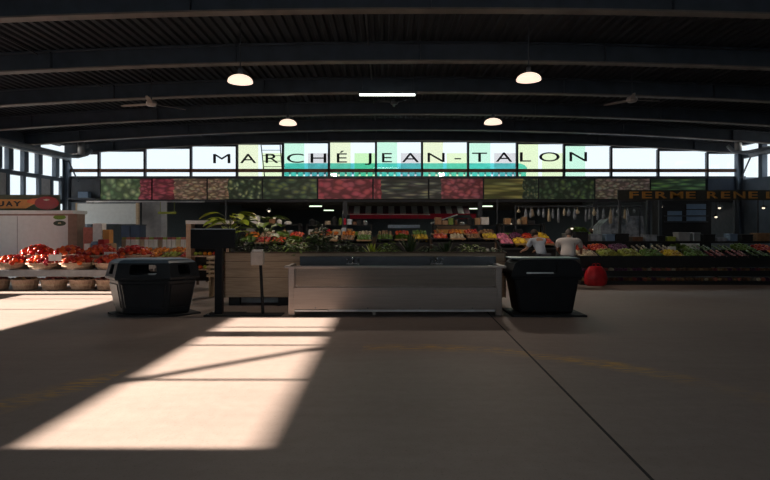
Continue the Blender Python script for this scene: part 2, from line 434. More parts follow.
for yy in (5.66, 7.34, 8.68): mm.box(XL - .1, XL - .04, yy, yy + .07, 3.82, 4.54)
for yy in (10.6, 12.15): mm.box(XL - .1, XL - .04, yy, yy + .06, 1.62, 2.65)
for yy in (13.6, 14.05, 14.5, 15.0): mm.box(XL - .1, XL - .04, yy, yy + .16, 1.1, 2.62)
struct(mm.build('trim_3', M['steel']))
struct(MB().tube([(XL + .2, 5.2, 3.56), (XL + .2, 8.1, 4.78)], .045, 8).build('wall_brace', M['steel']))
# right wall
RW = MB()
def rw(y0, y1, z0, z1): RW.box(XR, XR + .2, y0, y1, z0, z1)
rw(YR, 16.5, 0, 5.6); rw(16.5, YB, 0, 3.55); rw(16.5, YB, 4.42, 4.62); rw(16.5, YB, 4.95, 5.6)
for yy in (16.5, 18.6, 20.7): rw(yy, yy + .22, 3.55, 4.95)
struct(RW.build('wall_right', M['bluewall']))
win(XR + .1, XR + .11, 16.5, YB, 3.55, 4.42); win(XR + .1, XR + .11, 16.5, YB, 4.62, 4.95)

# back wall: clerestory, fascia, openings below
zs0, zs1 = Zh(176.3, YB), ZB + .02
struct(MB().box(XL - .2, XR + .2, YB - .06, YB + .1, Zh(178.5, YB), zs0).build('trim_4', M['steel']))
struct(MB().box(XL - .2, XR + .2, YB - .02, YB + .14, Zh(202, YB), Zh(178.4, YB)).build('wall_back', M['wall']))
mpx = [68, 99, 145, 191, 237, 283, 329, 376, 422, 468, 517, 564, 611, 658, 707, 739]
tint = {'y': glass('film_yellow', (.99, .97, .80), .03), 'm': glass('film_mint', (.84, .98, .86), .03), 'p': glass('film_pink', (.90, .85, .84), .03),
        'g': glass('film_green', (.84, .97, .72), .03), 'l': glass('film_lime', (.96, .98, .78), .03), 'b': glass('film_blue', (.86, .94, .98), .04)}
films = {4: ('y', 'l'), 5: ('m', 'p'), 6: ('y', 'g'), 7: ('m', 'p'), 8: ('y', 'l'), 9: ('m', 'p'), 10: ('l', 'l'), 11: ('m', None)}
for i in range(len(mpx) - 1):
    x0, x1 = X(mpx[i], YB), X(mpx[i + 1], YB)
    zt = ZB + .03 + arc((x0 + x1) / 2)
    w = struct(MB().box(x0 - .045, x0 + .045, YB - .05, YB + .07, zs0, zt).box(x0, x1, YB - .03, YB + .05, zt - .06, zt + .1).build('window_%d' % (i + 1), M['steel']))
    MB().box(x0 + .03, x1 - .03, YB + .03, YB + .04, zs0, zt).build('pane', M['glass'], w)
    MB().box(x0 - .04, x1 + .04, YB - .07, YB - .01, Zh(172.3, YB), Zh(169, YB)).build('transom_bar', M['rust'], w)
    if i + 0 in films:
        a, b_ = films[i]; wd = x1 - x0
        MB().box(x0 + .05, x0 + wd * .46, YB + .045, YB + .05, zs0, zt - .06).build('tinted_film', tint[a], w)
        if b_:
            MB().box(x0 + wd * .54, x1 - .05, YB + .045, YB + .05, zs0, Zh(153, YB)).build('tinted_film', tint[b_], w)
# posts under the fascia
for px in (66, 90, 139, 345, 480, 595, 745):
    struct(MB().box(X(px, YB) - .09, X(px, YB) + .09, YB - .05, YB + .13, 0, Zh(201, YB)).build('wall_post', M['steel']))
struct(MB().box(X(90, YB) - .1, X(205, YB), YB - .09, YB - .03, Zh(202.5, YB), Zh(201, YB)).build('trim_5', M['galv']))

# market name lettering
L = [('M', 213.2, 230.3), ('A', 240.2, 256.2), ('R', 265.6, 278.5), ('C', 287, 303.8), ('H', 310.6, 326.3), ('É', 336.8, 347), ('J', 364.8, 371.6), ('E', 382, 392),
     ('A', 402, 419), ('N', 427.6, 444.6), ('-', 454.6, 461), ('T', 472.2, 487), ('A', 496, 512.2), ('L', 520, 531), ('O', 539.3, 559.5), ('N', 569.6, 587)]
ly = YB - .12
sign = thing('wall_lettering', (X(400, ly), ly, Zh(163, ly)), 'long row of black capital letters spelling the market name on the clerestory glass', 'sign')
for ch, a, b_ in L:
    base = 163.2 - (a - 213) / 374 * 2.0; h = 9.2
    z0, z1 = Zh(base, ly), Zh(base - h, ly)
    if ch == 'É': z1 = Zh(base - h - 2.6, ly)
    if ch == '-': z0, z1 = Zh(base - 2.6, ly), Zh(base - 3.8, ly)
    if ch == 'J': z0 = Zh(base + 2.6, ly)
    mb = MB(); text_bm(mb, ch, X(a, ly), X(b_, ly), z0, z1, ly + .02, .03)
    mb.build('letter', M['letter'], sign)

# printed produce panels
k_ = 1
G1, G2 = (.10, .17, .06), (.42, .50, .26); DG1, DG2 = (.03, .07, .03), (.14, .22, .08); RD1, RD2 = (.35, .02, .05), (.75, .12, .16)
PC1, PC2 = (.35, .20, .13), (.75, .52, .38); BG1, BG2 = (.32, .24, .19), (.70, .56, .44); YG1, YG2 = (.16, .17, .03), (.50, .50, .18)
panels = [
    ('leafy green cauliflower heads and a strip of red', [(.78, G1, G2, 4, (1, 1), 0), (1, RD1, RD2, 6, (.8, 1.6), 0)]),
    ('red radishes on the left and pale pink roots', [(.40, RD1, RD2, 5, (.6, 1.6), 0), (1, PC1, PC2, 7, (.6, 1.4), 0)]),
    ('pale pink roots running into dark greens', [(.38, PC1, PC2, 8, (.6, 1.4), 0), (1, DG1, G2, 5, (1, 1), 0)]),
    ('dark green peppers with a paler patch', [(1, DG1, (.22, .30, .10), 4, (.7, 1.3), .4)]),
    ('big red strawberries', [(1, RD1, RD2, 4, (.7, 1.3), 0)]),
    ('dark striped eggplants fanned out beside a few red berries', [(.14, RD1, RD2, 5, (1, 1), 0), (1, (.03, .04, .035), (.30, .33, .20), 4, (.35, 2.2), .5)]),
    ('red potatoes next to dark stripes', [(.22, (.03, .04, .035), (.26, .28, .2), 4, (.4, 2), .6), (1, (.28, .03, .06), (.62, .15, .18), 5, (.8, 1.3), .2)]),
    ('yellow green corn cobs lying flat', [(.72, YG1, YG2, 3, (.25, 2.4), 0), (1, DG1, (.30, .28, .15), 7, (1, 1), 0)]),
    ('bushy green broccoli', [(1, DG1, (.20, .34, .12), 5, (1, 1), 0)]),
    ('beige mushrooms', [(1, BG1, BG2, 7, (.7, 1.5), 0)]),
    ('long bright green beans', [(1, (.04, .12, .03), (.22, .46, .12), 4, (.35, 2.2), .25)])]
ppx = [99, 151.8, 207, 262.3, 317.5, 373, 428.7, 483.5, 538.7, 595, 650.5, 706]
py_ = YB - .1
for i, (d, segs) in enumerate(panels):
    x0, x1 = X(ppx[i] + .8, py_), X(ppx[i + 1] - .8, py_)
    p = MB().box(x0, x1, py_, py_ + .04, Zh(199.4, py_), Zh(178.8, py_)).build('produce_poster', mural('print_%d' % i, segs))
    tag(p, 'printed panel of %s under the clerestory' % d, 'poster', 'printed produce panels under the windows')
# dark end panels of the fascia
tag(MB().box(X(708, py_), X(744, py_), py_, py_ + .04, Zh(200, py_), Zh(178.5, py_)).build('blank_panel', mat('navy_panel', (.03, .045, .075), .6)), 'plain dark navy panel right of the green bean print', 'panel')
c = thing('corner_shelf', (X(80, 21.7), 21.7, 2.6), 'dark open shelf with a blue box in the left corner under the windows', 'shelf')
MB().box(X(69, 21.7), X(98, 21.7), 21.5, 21.9, Zh(199.5, 21.7), Zh(198, 21.7)).box(X(69, 21.7), X(98, 21.7), 21.86, 21.9, Zh(198, 21.7), Zh(179, 21.7)).build('board', M['steel'], c)
tag(MB().box(X(80, 21.7), X(90, 21.7), 21.55, 21.8, Zh(198, 21.7), Zh(192, 21.7)).build('storage_box', M['bluebox']), 'small blue box on the dark corner shelf', 'box')

# door rails in the two far corners
def rail(sx, xw, z, px):
    t = thing('door_rail', (xw, 19.6, z), 'grey overhead door rail with a galvanised spring drum in the far %s corner' % ('left' if sx < 0 else 'right'), 'rail', 'overhead door rails')
    MB().tube([(xw, 10, z), (xw, 21.2, z), (xw - sx * .12, 21.45, z + .02), (xw - sx * .42, 21.55, z + .12), (xw - sx * .6, 21.55, z + .3)], .075, 10).build('track', mat('rail_grey', (.24, .25, .27), .4, .3), t, smooth=True)
    MB().box(xw + sx * .12, xw + sx * .3, 10, 21.4, z - .14, z - .06).build('side_rail', MATS['rail_grey'], t)
    MB().tube([(xw - sx * .25, 21.45, z + .1), (xw - sx * .25, 21.45, z + .62)], .13, 14).build('drum', M['galv'], t, smooth=True)
    MB().tube([(xw + sx * .3, 21.5, z - .1), (xw - sx * .1, 21.5, z - 1.0)], .03, 8).build('brace', M['steel'], t)
rail(-1, X(84, 22) - .05, 4.42, 84); rail(1, X(733, 22) + .1, 4.58, 733)

# ------------------------------------------------------------------ outside, seen through the clerestory
cy = 26.0
t = thing('market_canopy', (X(405, cy), cy, 3.6), 'teal canopy with a scalloped edge outside behind the clerestory glass', 'canopy')
x0, x1 = X(284, cy), X(528, cy); z0, z1 = Zh(172, cy), Zh(163.2, cy)
poly = [(x0, z0), (x1, z0), (x1 - .05, z0 + .22), (x1 - .18, z1 - .08), (x1 - .4, z1)] + [(x0 + .1, z1), (x0, z1 - .05)]
MB().prism(poly, cy, cy + 1.2).build('roof_cover', M['teal'], t)
mb = MB(); nx = 35; st = (x1 - x0) / nx
for i in range(nx): mb.box(x0 + i * st, x0 + i * st + st * .72, cy, cy + .03, Zh(178, cy), z0)
mb.build('valance', M['teal'], t)
MB().box(x0, x0 + .1, cy + .5, cy + .6, 3.7, z0).box(x1 - .1, x1, cy + .5, cy + .6, 3.7, z0).build('post', M['steel'], t)
t = thing('steel_ladder', (X(271, 24), 24, 3.7), 'thin black ladder leaning outside behind the letter R', 'ladder')
for (a, b_) in ((259.5, 265), (279, 283)):
    MB().tube([(X(b_, 24), 24, 3.72), (X(a, 24), 24, Zh(140, 24) + .4)], .025, 6).build('rail', M['blackm'], t)
mb = MB()
for k in range(9):
    f = (k + .5) / 9; zz = 3.72 + f * (Zh(140, 24) + .4 - 3.72)
    mb.tube([(X(265 - 5.5 * f, 24), 24, zz), (X(283 - 4 * f, 24), 24, zz)], .014, 6)
mb.build('rungs', M['blackm'], t)
# unseen block west of the hall, added to keep sun off the far bays
t = thing('sun_blocker', (-40, 22, -.1), 'unseen brown block added outside to the left to shade part of the hall', 'building')
MB().box(-44, -36, 15.6, 32, -.1, 16.2).build('wall', M['brick'], t); MB().box(-44.3, -35.7, 15.3, 32.3, 16.2, 16.5).build('roof', M['steel'], t)
def tree(x, y, h, lab):
    t = thing('street_tree', (x, y, -.1), lab, 'tree', 'trees outside')
    MB().tube([(x, y, -.1), (x + .1, y, h * .6)], [.18, .1], 8).build('trunk', M['wooddark'], t)
    mb = MB(); rr = random.Random(int(x * 10))
    for k in range(500):
        a = rr.uniform(0, 6.28); e = rr.uniform(-1, 1); q = h * .33 * rr.uniform(.6, 1)
        p = Vector((x + math.cos(a) * math.sqrt(1 - e * e) * q, y + math.sin(a) * math.sqrt(1 - e * e) * q, h * .68 + e * q * .9))
        mb.leaf(p, (math.cos(a), math.sin(a), rr.uniform(-.5, .5)), h * .09, h * .05, .2, 2)
    mb.build('crown', M['tree'], t)
tree(-33, 48, 4.2, 'leafy tree outside the left windows, the nearer one'); tree(-39, 55, 4.6, 'leafy tree outside the left windows, the farther one')

# ------------------------------------------------------------------ far hall
struct(MB().box(-13.2, -12.2, YB + .3, 58, 0, 3.6).box(14.6, 15.5, YB + .3, 58, 0, 3.6).build('wall_far_sides', mat('far_wall', (.22, .25, .30), .8)))
struct(MB().box(-13.2, 15.5, 58, 58.3, 0, 3.7).build('wall_far', MATS['far_wall']))
struct(MB().box(-13.2, 15.5, YB + .14, 58.3, 3.55, 3.68).build('ceiling_far', M['bluewall']))
for y in (28, 34, 40, 46, 52): struct(MB().box(-12.2, 14.6, y - .08, y + .08, 3.3, 3.55).build('ceiling_beam', M['flange']))

# ------------------------------------------------------------------ ceiling fixtures
def bowl(px, py, Y, w, lab):
    py -= .8
    x, z = X(px, Y), Zh(py, Y); zc = ZB + .42 + arc(x)
    t = thing('pendant_lamp', (x, Y, z), lab, 'lamp', 'glowing bowl lamps under the roof')
    r = w / 2 / F * Y * .95
    pr = [(r * math.cos(a), r * .56 * math.sin(a)) for a in [i * math.pi / 2 / 9 for i in range(9)]] + [(.03, r * .57)]
    MB().lathe([(r * .9, -.012), (r, -.012)] + pr, (x, Y, z), 28).build('lamp_shade', M['lamp'], t, smooth=True)
    ls = bpy.data.lights.new('bowl_light', 'SPOT'); ls.energy = 190 if Y > 12 else (75 if x < 0 else 28); ls.spot_size = math.radians(177); ls.spot_blend = .08; ls.color = (1, .80, .64); ls.shadow_soft_size = .15
    lo = bpy.data.objects.new('bowl_light', ls); COL.objects.link(lo); lo.location = (x, Y, z - .06)
    MB().lathe([(.05, 0), (.05, .1), (.02, .13)], (x, Y, z + r * .54), 12).build('cap', M['steel'], t)
    MB().tube([(x, Y, z + r * .95), (x, Y, zc)], .012, 6).build('cord', M['steel'], t)
bowl(240.3, 82.5, 10.3, 26, 'glowing bowl lamp hanging upper left, the larger left one')
bowl(528.7, 80.5, 10.3, 25.5, 'glowing bowl lamp hanging upper right, the larger right one')
bowl(288, 124.8, 15.2, 18, 'small glowing bowl lamp above the letter H')
bowl(493, 124, 15.2, 18.5, 'small glowing bowl lamp above the letter T')
Y = 13.7
t = thing('tube_light', (X(387, Y), Y, Zh(95, Y)), 'lit fluorescent tube fixed under the middle of the roof', 'lamp')
MB().tube([(X(359.5, Y), Y, Zh(94.8, Y)), (X(415, Y), Y, Zh(94.8, Y))], .028, 10).build('tube', M['tube'], t)
MB().box(X(358, Y), X(417, Y), Y - .05, Y + .05, Zh(93.8, Y), Zh(92.3, Y)).build('housing', M['steel'], t)
for px in (362, 412): MB().tube([(X(px, Y), Y, Zh(92.4, Y)), (X(px, Y), Y, ZB + .43)], .008, 6).build('hanger', M['steel'], t)
def fan(px, py, Y, span, rot, m, lab):
    x, z = X(px, Y), Zh(py, Y)
    t = thing('ceiling_fan', (x, Y, z), lab, 'fan', 'three bladed ceiling fans')
    MB().lathe([(.02, -.07), (.10, -.06), (.13, 0), (.11, .05), (.05, .09), (.02, .1)], (x, Y, z), 18).build('motor', m, t, smooth=True)
    MB().tube([(x, Y, z + .08), (x, Y, ZB + .43 + arc(x))], .014, 8).build('rod', M['steel'], t)
    for k in range(3):
        a = rot + k * 2.094; d = Vector((math.cos(a), math.sin(a), 0)); s_ = Vector((-d.y, d.x, .25)).normalized()
        mb = MB(); vs = []
        for (u, w) in ((.1, .03), (.3, .05), (.8, .042), (1, .022)):
            p = Vector((x, Y, z - .02)) + d * (u * span); vs.append((p - s_ * w, p + s_ * w))
        lo = [[mb.b.verts.new(q) for q in v] for v in vs]; hi = [[mb.b.verts.new(q + Vector((0, 0, .012))) for q in v] for v in vs]
        for i in range(3):
            mb.b.faces.new((lo[i][0], lo[i][1], lo[i + 1][1], lo[i + 1][0])); mb.b.faces.new((hi[i][0], hi[i + 1][0], hi[i + 1][1], hi[i][1]))
            mb.b.faces.new((lo[i][0], lo[i + 1][0], hi[i + 1][0], hi[i][0])); mb.b.faces.new((lo[i][1], hi[i][1], hi[i + 1][1], lo[i + 1][1]))
        mb.b.faces.new((lo[0][0], hi[0][0], hi[0][1], lo[0][1])); mb.b.faces.new((lo[3][0], lo[3][1], hi[3][1], hi[3][0]))
        mb.build('blade', m, t)
fm = mat('fan_metal', (.42, .36, .33), .4, .3)
fan(151.5, 103.5, 13.0, .85, 2.9, fm, 'pale metal ceiling fan at upper left')
fan(632, 99.5, 13.0, .72, .15, fm, 'pale metal ceiling fan at upper right')
fan(394, 102, 15.4, .55, 1.57, M['steel'], 'dark ceiling fan just below the lit tube')

# ------------------------------------------------------------------ recycling bins
def rr(x0, x1, z0, z1, r, k=4):
    pts = []
    for (cx, cz, a0) in ((x1 - r, z1 - r, 0), (x0 + r, z1 - r, 90), (x0 + r, z0 + r, 180), (x1 - r, z0 + r, 270)):
        for i in range(k + 1):
            a = math.radians(a0 + 90 * i / k); pts.append((cx + r * math.cos(a), cz + r * math.sin(a)))
    return pts
def bin_(pxl, pxr, Y, lab, holes, lidm, dark):
    w = (pxr - pxl) / F * Y; cx = X((pxl + pxr) / 2, Y); dep = .72
    t = thing('recycling_bin', (cx, Y + dep / 2, 0), lab, 'bin')
    zt, zr = Zh(259.5, Y), Zh(276.5, Y)
    bm_ = M['black'] if dark else M['charcoal']
    MB().box(cx - w * .5, cx + w * .53, Y - .12, Y + dep + .1, 0, .035).build('base_plate', M['blackm'], t, bevel=.01)
    mb = MB().frustum((cx, Y + dep / 2), w * .76, dep * .86, w * .92, dep, .035, zr - .02)
    mb.build('body', bm_, t, bevel=.05)
    for (u0, u1) in ((-.30, -.02), (.02, .27)):
        mb = MB(); mb.frustum((cx + (u0 + u1) / 2 * w, Y + .045), (u1 - u0) * w * .9, .04, (u1 - u0) * w, .02, .14, zr - .12)
        for v in mb.b.verts: v.co.y += (zr - v.co.z) / zr * .06 - .03
        mb.build('front_panel', bm_, t, bevel=.012)
    MB().box(cx - w * .49, cx + w * .49, Y - .03, Y + dep + .03, zr - .06, zr).build('rim', bm_, t, bevel=.025)
    hw = w / 2
    out = [(cx - hw, zr), (cx - hw * .99, zr + .05), (cx - hw * .90, zr + (zt - zr) * .72), (cx - hw * .80, zt - .025), (cx - hw * .66, zt), (cx + hw * .66, zt), (cx + hw * .80, zt - .025), (cx + hw * .92, zr + (zt - zr) * .72), (cx + hw * .99, zr + .05), (cx + hw, zr)]
    for y0 in (Y - .02, Y + dep - .01):
        plate('hood_plate', out, [rr(cx + a * w, cx + b_ * w, zr + (zt - zr) * .2, zr + (zt - zr) * .76, .025)[::-1] for a, b_ in holes], y0, y0 + .03, lidm, t)
    inn = [(a, b_ - .018) for a, b_ in out]
    mb = MB()
    prev = None
    for (a, b_), (c_, d_) in zip(out[1:-1], inn[1:-1]):
        g = [mb.b.verts.new((a, Y, b_ + .004)), mb.b.verts.new((a, Y + dep, b_ + .004)), mb.b.verts.new((c_, Y + dep, d_)), mb.b.verts.new((c_, Y, d_))]
        if prev:
            for k in range(4): mb.b.faces.new((prev[k], prev[(k + 1) % 4], g[(k + 1) % 4], g[k]))
        else: mb.b.faces.new(g)
        prev = g
    mb.b.faces.new(prev)
    mb.build('hood_top', lidm, t)
    if not dark:
        for u in (-.25, .24): MB().box(cx + u * w - .012, cx + u * w + .012, Y + .01, Y + dep - .02, zr, zt - .03).build('divider', bm_, t)
    return t
def hexbin():
    Y = 10.1; cx = -4.345; W, Wf, D = .885, .50, .42
    zr, zt, zp = .715, 1.035, 1.0
    t = thing('recycling_bin', (cx, Y, 0), 'wide dark recycling bin with see-through openings in its hood, left of the wash station', 'bin')
    def ring(k, z, kd=None):
        kd = kd or k
        return [(cx - W * k, Y, z), (cx - Wf * k, Y - D * kd, z), (cx + Wf * k, Y - D * kd, z), (cx + W * k, Y, z), (cx + Wf * k, Y + D * kd, z), (cx - Wf * k, Y + D * kd, z)]
    def loft(rings, name, m, bevel=0, closed=True):
        mb = MB(); prev = None
        for r_ in rings:
            v = [mb.b.verts.new(p) for p in r_]
            if prev:
                for k in range(6): mb.b.faces.new((prev[k], prev[(k + 1) % 6], v[(k + 1) % 6], v[k]))
            elif closed: mb.b.faces.new(v[::-1])
            prev = v
        if closed: mb.b.faces.new(prev)
        return mb.build(name, m, t, bevel=bevel)
    loft([[(p[0] + (.06 if p[0] > cx else .0), p[1], 0) for p in ring(.95, 0)], [(p[0] + (.06 if p[0] > cx else .0), p[1], .03) for p in ring(.95, 0)]], 'base_plate', M['blackm'])
    loft([ring(.78, .03), ring(.80, .12), ring(.93, zr - .05)], 'body', M['charcoal'], .03)
    loft([ring(.95, zr - .06), ring(1.0, zr - .05), ring(1.01, zr), ring(.97, zr + .01)], 'rim', M['charcoal'], .008)
    # front panel reliefs
    for k in range(3):
        a, b_ = ring(.80, .12), ring(.925, zr - .1); mb = MB()
        for (p, q) in ((a, b_),):
            A, B, C_, D_ = Vector(p[k]), Vector(p[k + 1]), Vector(q[k + 1]), Vector(q[k])
            n_ = (B - A).cross(D_ - A).normalized(); cc = (A + B + C_ + D_) / 4
            if n_.y > 0: n_ = -n_
            lo = [mb.b.verts.new(v.lerp(cc, .12)) for v in (A, B, C_, D_)]; hi = [mb.b.verts.new(v.lerp(cc, .16) + n_ * .015) for v in (A, B, C_, D_)]
            mb.b.faces.new(hi)
            for i in range(4): mb.b.faces.new((lo[i], lo[(i + 1) % 4], hi[(i + 1) % 4], hi[i]))
        mb.build('front_panel', M['charcoal'], t)
    # hood walls with openings
    lo_, hi_ = ring(1.0, zr), ring(.92, zt - .07)
    for k in range(6):
        A, B, C_, D_ = Vector(lo_[k]), Vector(lo_[(k + 1) % 6]), Vector(hi_[(k + 1) % 6]), Vector(hi_[k])
        def pt(u, v): return A.lerp(B, u).lerp(D_.lerp(C_, u), v)
        out = [pt(0, 0), pt(1, 0), pt(1, 1), pt(0, 1)]; u0 = .24 if k in (1, 4) else .30
        inn = [pt(u0 + .04, .16), pt(1 - u0 - .04, .16), pt(1 - u0, .26), pt(1 - u0, .80), pt(1 - u0 - .04, .88), pt(u0 + .04, .88), pt(u0, .80), pt(u0, .26)]
        cen = Vector((cx, Y, 0)); mb = MB(); L1 = []
        for s_ in (0, .02):
            def ins(p): d = Vector((cen.x - p.x, cen.y - p.y, 0)).normalized(); return p + d * s_
            o_ = [mb.b.verts.new(ins(p)) for p in out]; i_ = [mb.b.verts.new(ins(p)) for p in inn]; L1.append((o_, i_))
            for f in ((o_[0], o_[1], i_[1], i_[0]), (o_[1], i_[2], i_[1]), (o_[1], o_[2], i_[3], i_[2]), (o_[2], i_[4], i_[3]), (o_[2], o_[3], i_[5], i_[4]), (o_[3], i_[6], i_[5]), (o_[3], o_[0], i_[7], i_[6]), (o_[0], i_[0], i_[7])): mb.b.faces.new(f)
        for i in range(8): mb.b.faces.new((L1[0][1][i], L1[0][1][(i + 1) % 8], L1[1][1][(i + 1) % 8], L1[1][1][i]))
        mb.build('hood_wall', M['charcoal'], t)
    loft([ring(.92, zt - .075), ring(.86, zt - .03), ring(.76, zt - .004), ring(.6, zt)], 'hood_top', M['lidblue'], .01)
hexbin()
b2 = bin_(511, 583, 9.8, 'black lidded bin with a blue grey top, right of the wash station', [(-.20, .14)], M['black'], True)
MB().box(X(513, 9.8), X(581, 9.8), 9.86, 10.45, Zh(259.6, 9.8), Zh(258.2, 9.8)).build('top_cover', M['lidblue'], b2, bevel=.01)
MB().box(X(526, 9.8), X(553, 9.8), 9.76, 9.79, Zh(273.4, 9.8), Zh(272.2, 9.8)).build('mouth_strip', M['galv'], b2)
MB().box(X(520, 9.8), X(560, 9.8), 9.83, 10.3, Zh(276, 9.8), Zh(262, 9.8)).build('flap', M['black'], b2)

# ------------------------------------------------------------------ wash station
Y = 9.85; xl, xr = X(288.3, Y), X(502, Y); zt = Zh(266.5, Y); zm = Zh(287.3, Y); zb = Zh(309.5, Y)
t = thing('wash_sink', ((xl + xr) / 2, Y + .35, 0), 'long stainless steel trough sink on legs in front of the planter', 'sink')
MB().box(xl - .07, xr + .07, Y - .06, Y + .02, zt - .03, zt + .012).box(xl - .07, xl + .02, Y, Y + .75, zt - .03, zt + .012).box(xr - .02, xr + .07, Y, Y + .75, zt - .03, zt + .012).build('rim', M['inox'], t, bevel=.008)
MB().box(xl + .03, xr - .03, Y + .02, Y + .035, zm + .01, zt - .02).build('upper_panel', M['inox2'], t)
MB().box(xl + .09, xr - .08, Y - .02, Y + .012, zb, zm).build('lower_panel', M['inox'], t, bevel=.006)
MB().box(xl + .06, xr - .06, Y - .012, Y + .025, zm, zm + .018).build('seam_ledge', M['inox2'], t)
MB().box(xl + .03, xr - .03, Y + .04, Y + .7, zt - .25, zt - .23).box(xl + .02, xl + .04, Y + .03, Y + .72, zt - .25, zt - .02).box(xr - .04, xr - .02, Y + .03, Y + .72, zt - .25, zt - .02).build('basin', M['darkinox'], t)
zz = Zh(256.3, Y + .75)
MB().box(X(300, Y + .75), xr + .04, Y + .72, Y + .76, zt - .3, zz).build('backsplash', M['darkinox'], t, bevel=.006)
for xx in (xl, xr - .12):
    for yy in (Y - .015, Y + .66):
        MB().box(xx, xx + .12, yy, yy + .07, 0, zt - .03).build('leg', M['inox'], t, bevel=.008)
MB().box(X(374, Y) - .03, X(374, Y) + .03, Y + .1, Y + .16, 0, zb + .02).build('leg', M['inox'], t)
MB().box(xl + .08, xr - .08, Y + .08, Y + .12, .06, .11).box(xl + .1, X(328, Y), Y - .01, Y + .3, Zh(311.2, Y), Zh(310, Y)).build('lower_rail', M['galv'], t)
MB().box(xl + .08, xr - .08, Y + .4, Y + .42, .03, .6).build('back_skirt', M['steel'], t)
for k in range(4):
    xx = xl + .5 + k * .95; MB().tube([(xx, Y + .005, zb + .03), (xx, Y - .045, zb + .03)], .012, 8).build('valve_knob', M['steel'], t)
for px in (353, 436.5):
    fx = X(px, Y + .6); f = MB().tube([(fx, Y + .62, zt - .02), (fx, Y + .62, zt + .10), (fx, Y + .58, zt + .15), (fx, Y + .50, zt + .15), (fx, Y + .46, zt + .10)], .016, 10).build('faucet', M['chrome'], t, smooth=True)
    MB().box(fx - .12, fx + .12, Y + .60, Y + .64, zt - .01, zt + .02).build('mount_bar', M['chrome'], f)
    for s_ in (-1, 1): MB().tube([(fx + s_ * .09, Y + .62, zt + .02), (fx + s_ * .09, Y + .62, zt + .08), (fx + s_ * .12, Y + .56, zt + .1)], .014, 8).build('tap_handle', M['chrome'], f)

# ------------------------------------------------------------------ planter
Y = 11.1; xl, xr = X(224, Y), X(506, Y); zt, zb = Zh(253.3, Y), Zh(297.5, Y)
t = thing('wooden_planter', ((xl + xr) / 2, Y + .4, 0), 'long slatted wooden planter box full of plants behind the sink', 'planter')
hs = (zt - zb); cuts = [0, .19, .36, .55, 1.0]
for a, b_ in zip(cuts[:-1], cuts[1:]):
    MB().box(xl, xr, Y, Y + .03, zt - b_ * hs + .008, zt - a * hs).build('slat', M['wood'], t, bevel=.004)
MB().box(xl, xr, Y + .03, Y + .05, zb, zt - .02).box(xl, xl + .03, Y, Y + .8, zb, zt).box(xr - .03, xr, Y, Y + .8, zb, zt).box(xl, xr, Y + .77, Y + .8, zb, zt).build('box', M['wooddark'], t)
MB().box(xl + .03, xr - .03, Y + .05, Y + .77, zb + .05, zt - .08).build('soil', M['soil'], t)
MB().box(xl - .02, xr + .02, Y - .02, Y + .06, zt, zt + .025).build('cap_board', M['wooddark'], t)
for xx in (xl + .08, xl + 1.1, xr - .9, xr - .3):
    MB().box(xx, xx + .22, Y + .06, Y + .2, 0, zb).build('foot', M['blackm'], t)
MB().box(xl + .05, xr - .05, Y + .5, Y + .55, 0, zb).build('base_board', M['greypanel'], t)
SOIL = zt - .08

def plant(x, y, kind, h, label, name, m, n_=12, spread=.3, seed=0, z=None):
    z = SOIL if z is None else z; r_ = random.Random(seed)
    t = thing(name, (x, y, z), label, 'plant', 'plants in the wooden planter')
    if kind == 'broad':
        MB().tube([(x, y, z - .05), (x + .02, y, z + h * .5), (x - .01, y, z + h * .85)], [.014, .011, .007], 6).build('stem', M['stem'], t)
        mb = MB(); stm = MB()
        for k in range(n_):
            a = k * 2.4 + r_.uniform(-.3, .3); hh = z + h * r_.uniform(.45, .9); ln = spread * r_.uniform(.45, .7)
            q = Vector((x + math.cos(a) * ln * .5, y + math.sin(a) * ln * .5, hh + .05))
            stm.tube([(x, y, hh - .12), q], .005, 4)
            mb.leaf(q, (math.cos(a), math.sin(a) * .7, r_.uniform(0, .35)), ln, ln * .62, .35, 6)
        mb.build('leaves', m, t, smooth=True); stm.build('leaf_stalks', M['stem'], t)
    elif kind == 'spiky':
        mb = MB()
        for k in range(n_):
            a = k * 2.4; q = r_.uniform(.15, 1)
            mb.leaf((x, y, z - .02), (math.cos(a) * spread * q, math.sin(a) * spread * q, h * (1.1 - .6 * q)), math.hypot(h, spread * q) * r_.uniform(.75, 1), .045, .25 * q, 7)
        mb.build('leaves', m, t); MB().lathe([(.03, -.05), (.035, .02), (.02, .05)], (x, y, z), 8).build('crown_base', M['stem'], t)
    else:
        mb = MB(); st_ = MB()
        for k in range(7):
            a = k * .9; st_.tube([(x, y, z - .04), (x + math.cos(a) * spread * .4, y + math.sin(a) * spread * .4, z + h * .6)], .006, 4)
        h *= 1.25; spread *= 1.12
        for k in range(n_ * 15):
            a = r_.uniform(0, 6.28); e = r_.uniform(0, 1); q = math.sqrt(r_.uniform(0, 1))
            p = (x + math.cos(a) * spread * q * .8, y + math.sin(a) * spread * q * .8, z + h * e * (1 - .45 * q * q))
            mb.leaf(p, (math.cos(a), math.sin(a), r_.uniform(-.2, .8)), r_.uniform(.08, .17), r_.uniform(.035, .07), .3, 3)
        mb.build('foliage', m, t); st_.build('stems', M['stem'], t)
py = Y + .4
plant(X(230, 11.3), Y + .2, 'broad', Zh(212, 11.3) - SOIL + .05, 'tall plant with broad yellow green leaves above the black signboard', 'broad_leaf_plant', M['leaf'], 22, .66, 1)
plant(X(263, 11.4), py, 'broad', Zh(214, 11.4) - SOIL, 'leafy plant with olive leaves, second from the left in the planter', 'broad_leaf_plant', M['leafm'], 20, .62, 2)
plant(X(246, 11.4), py, 'bush', .42, 'low dark bush between the two broad leaved plants', 'bushy_plant', M['leafd'], 14, .3, 3)
plant(X(280, 11.4), py, 'bush', .36, 'low green bush right of the olive leaved plant', 'bushy_plant', M['leafm'], 14, .36, 4)
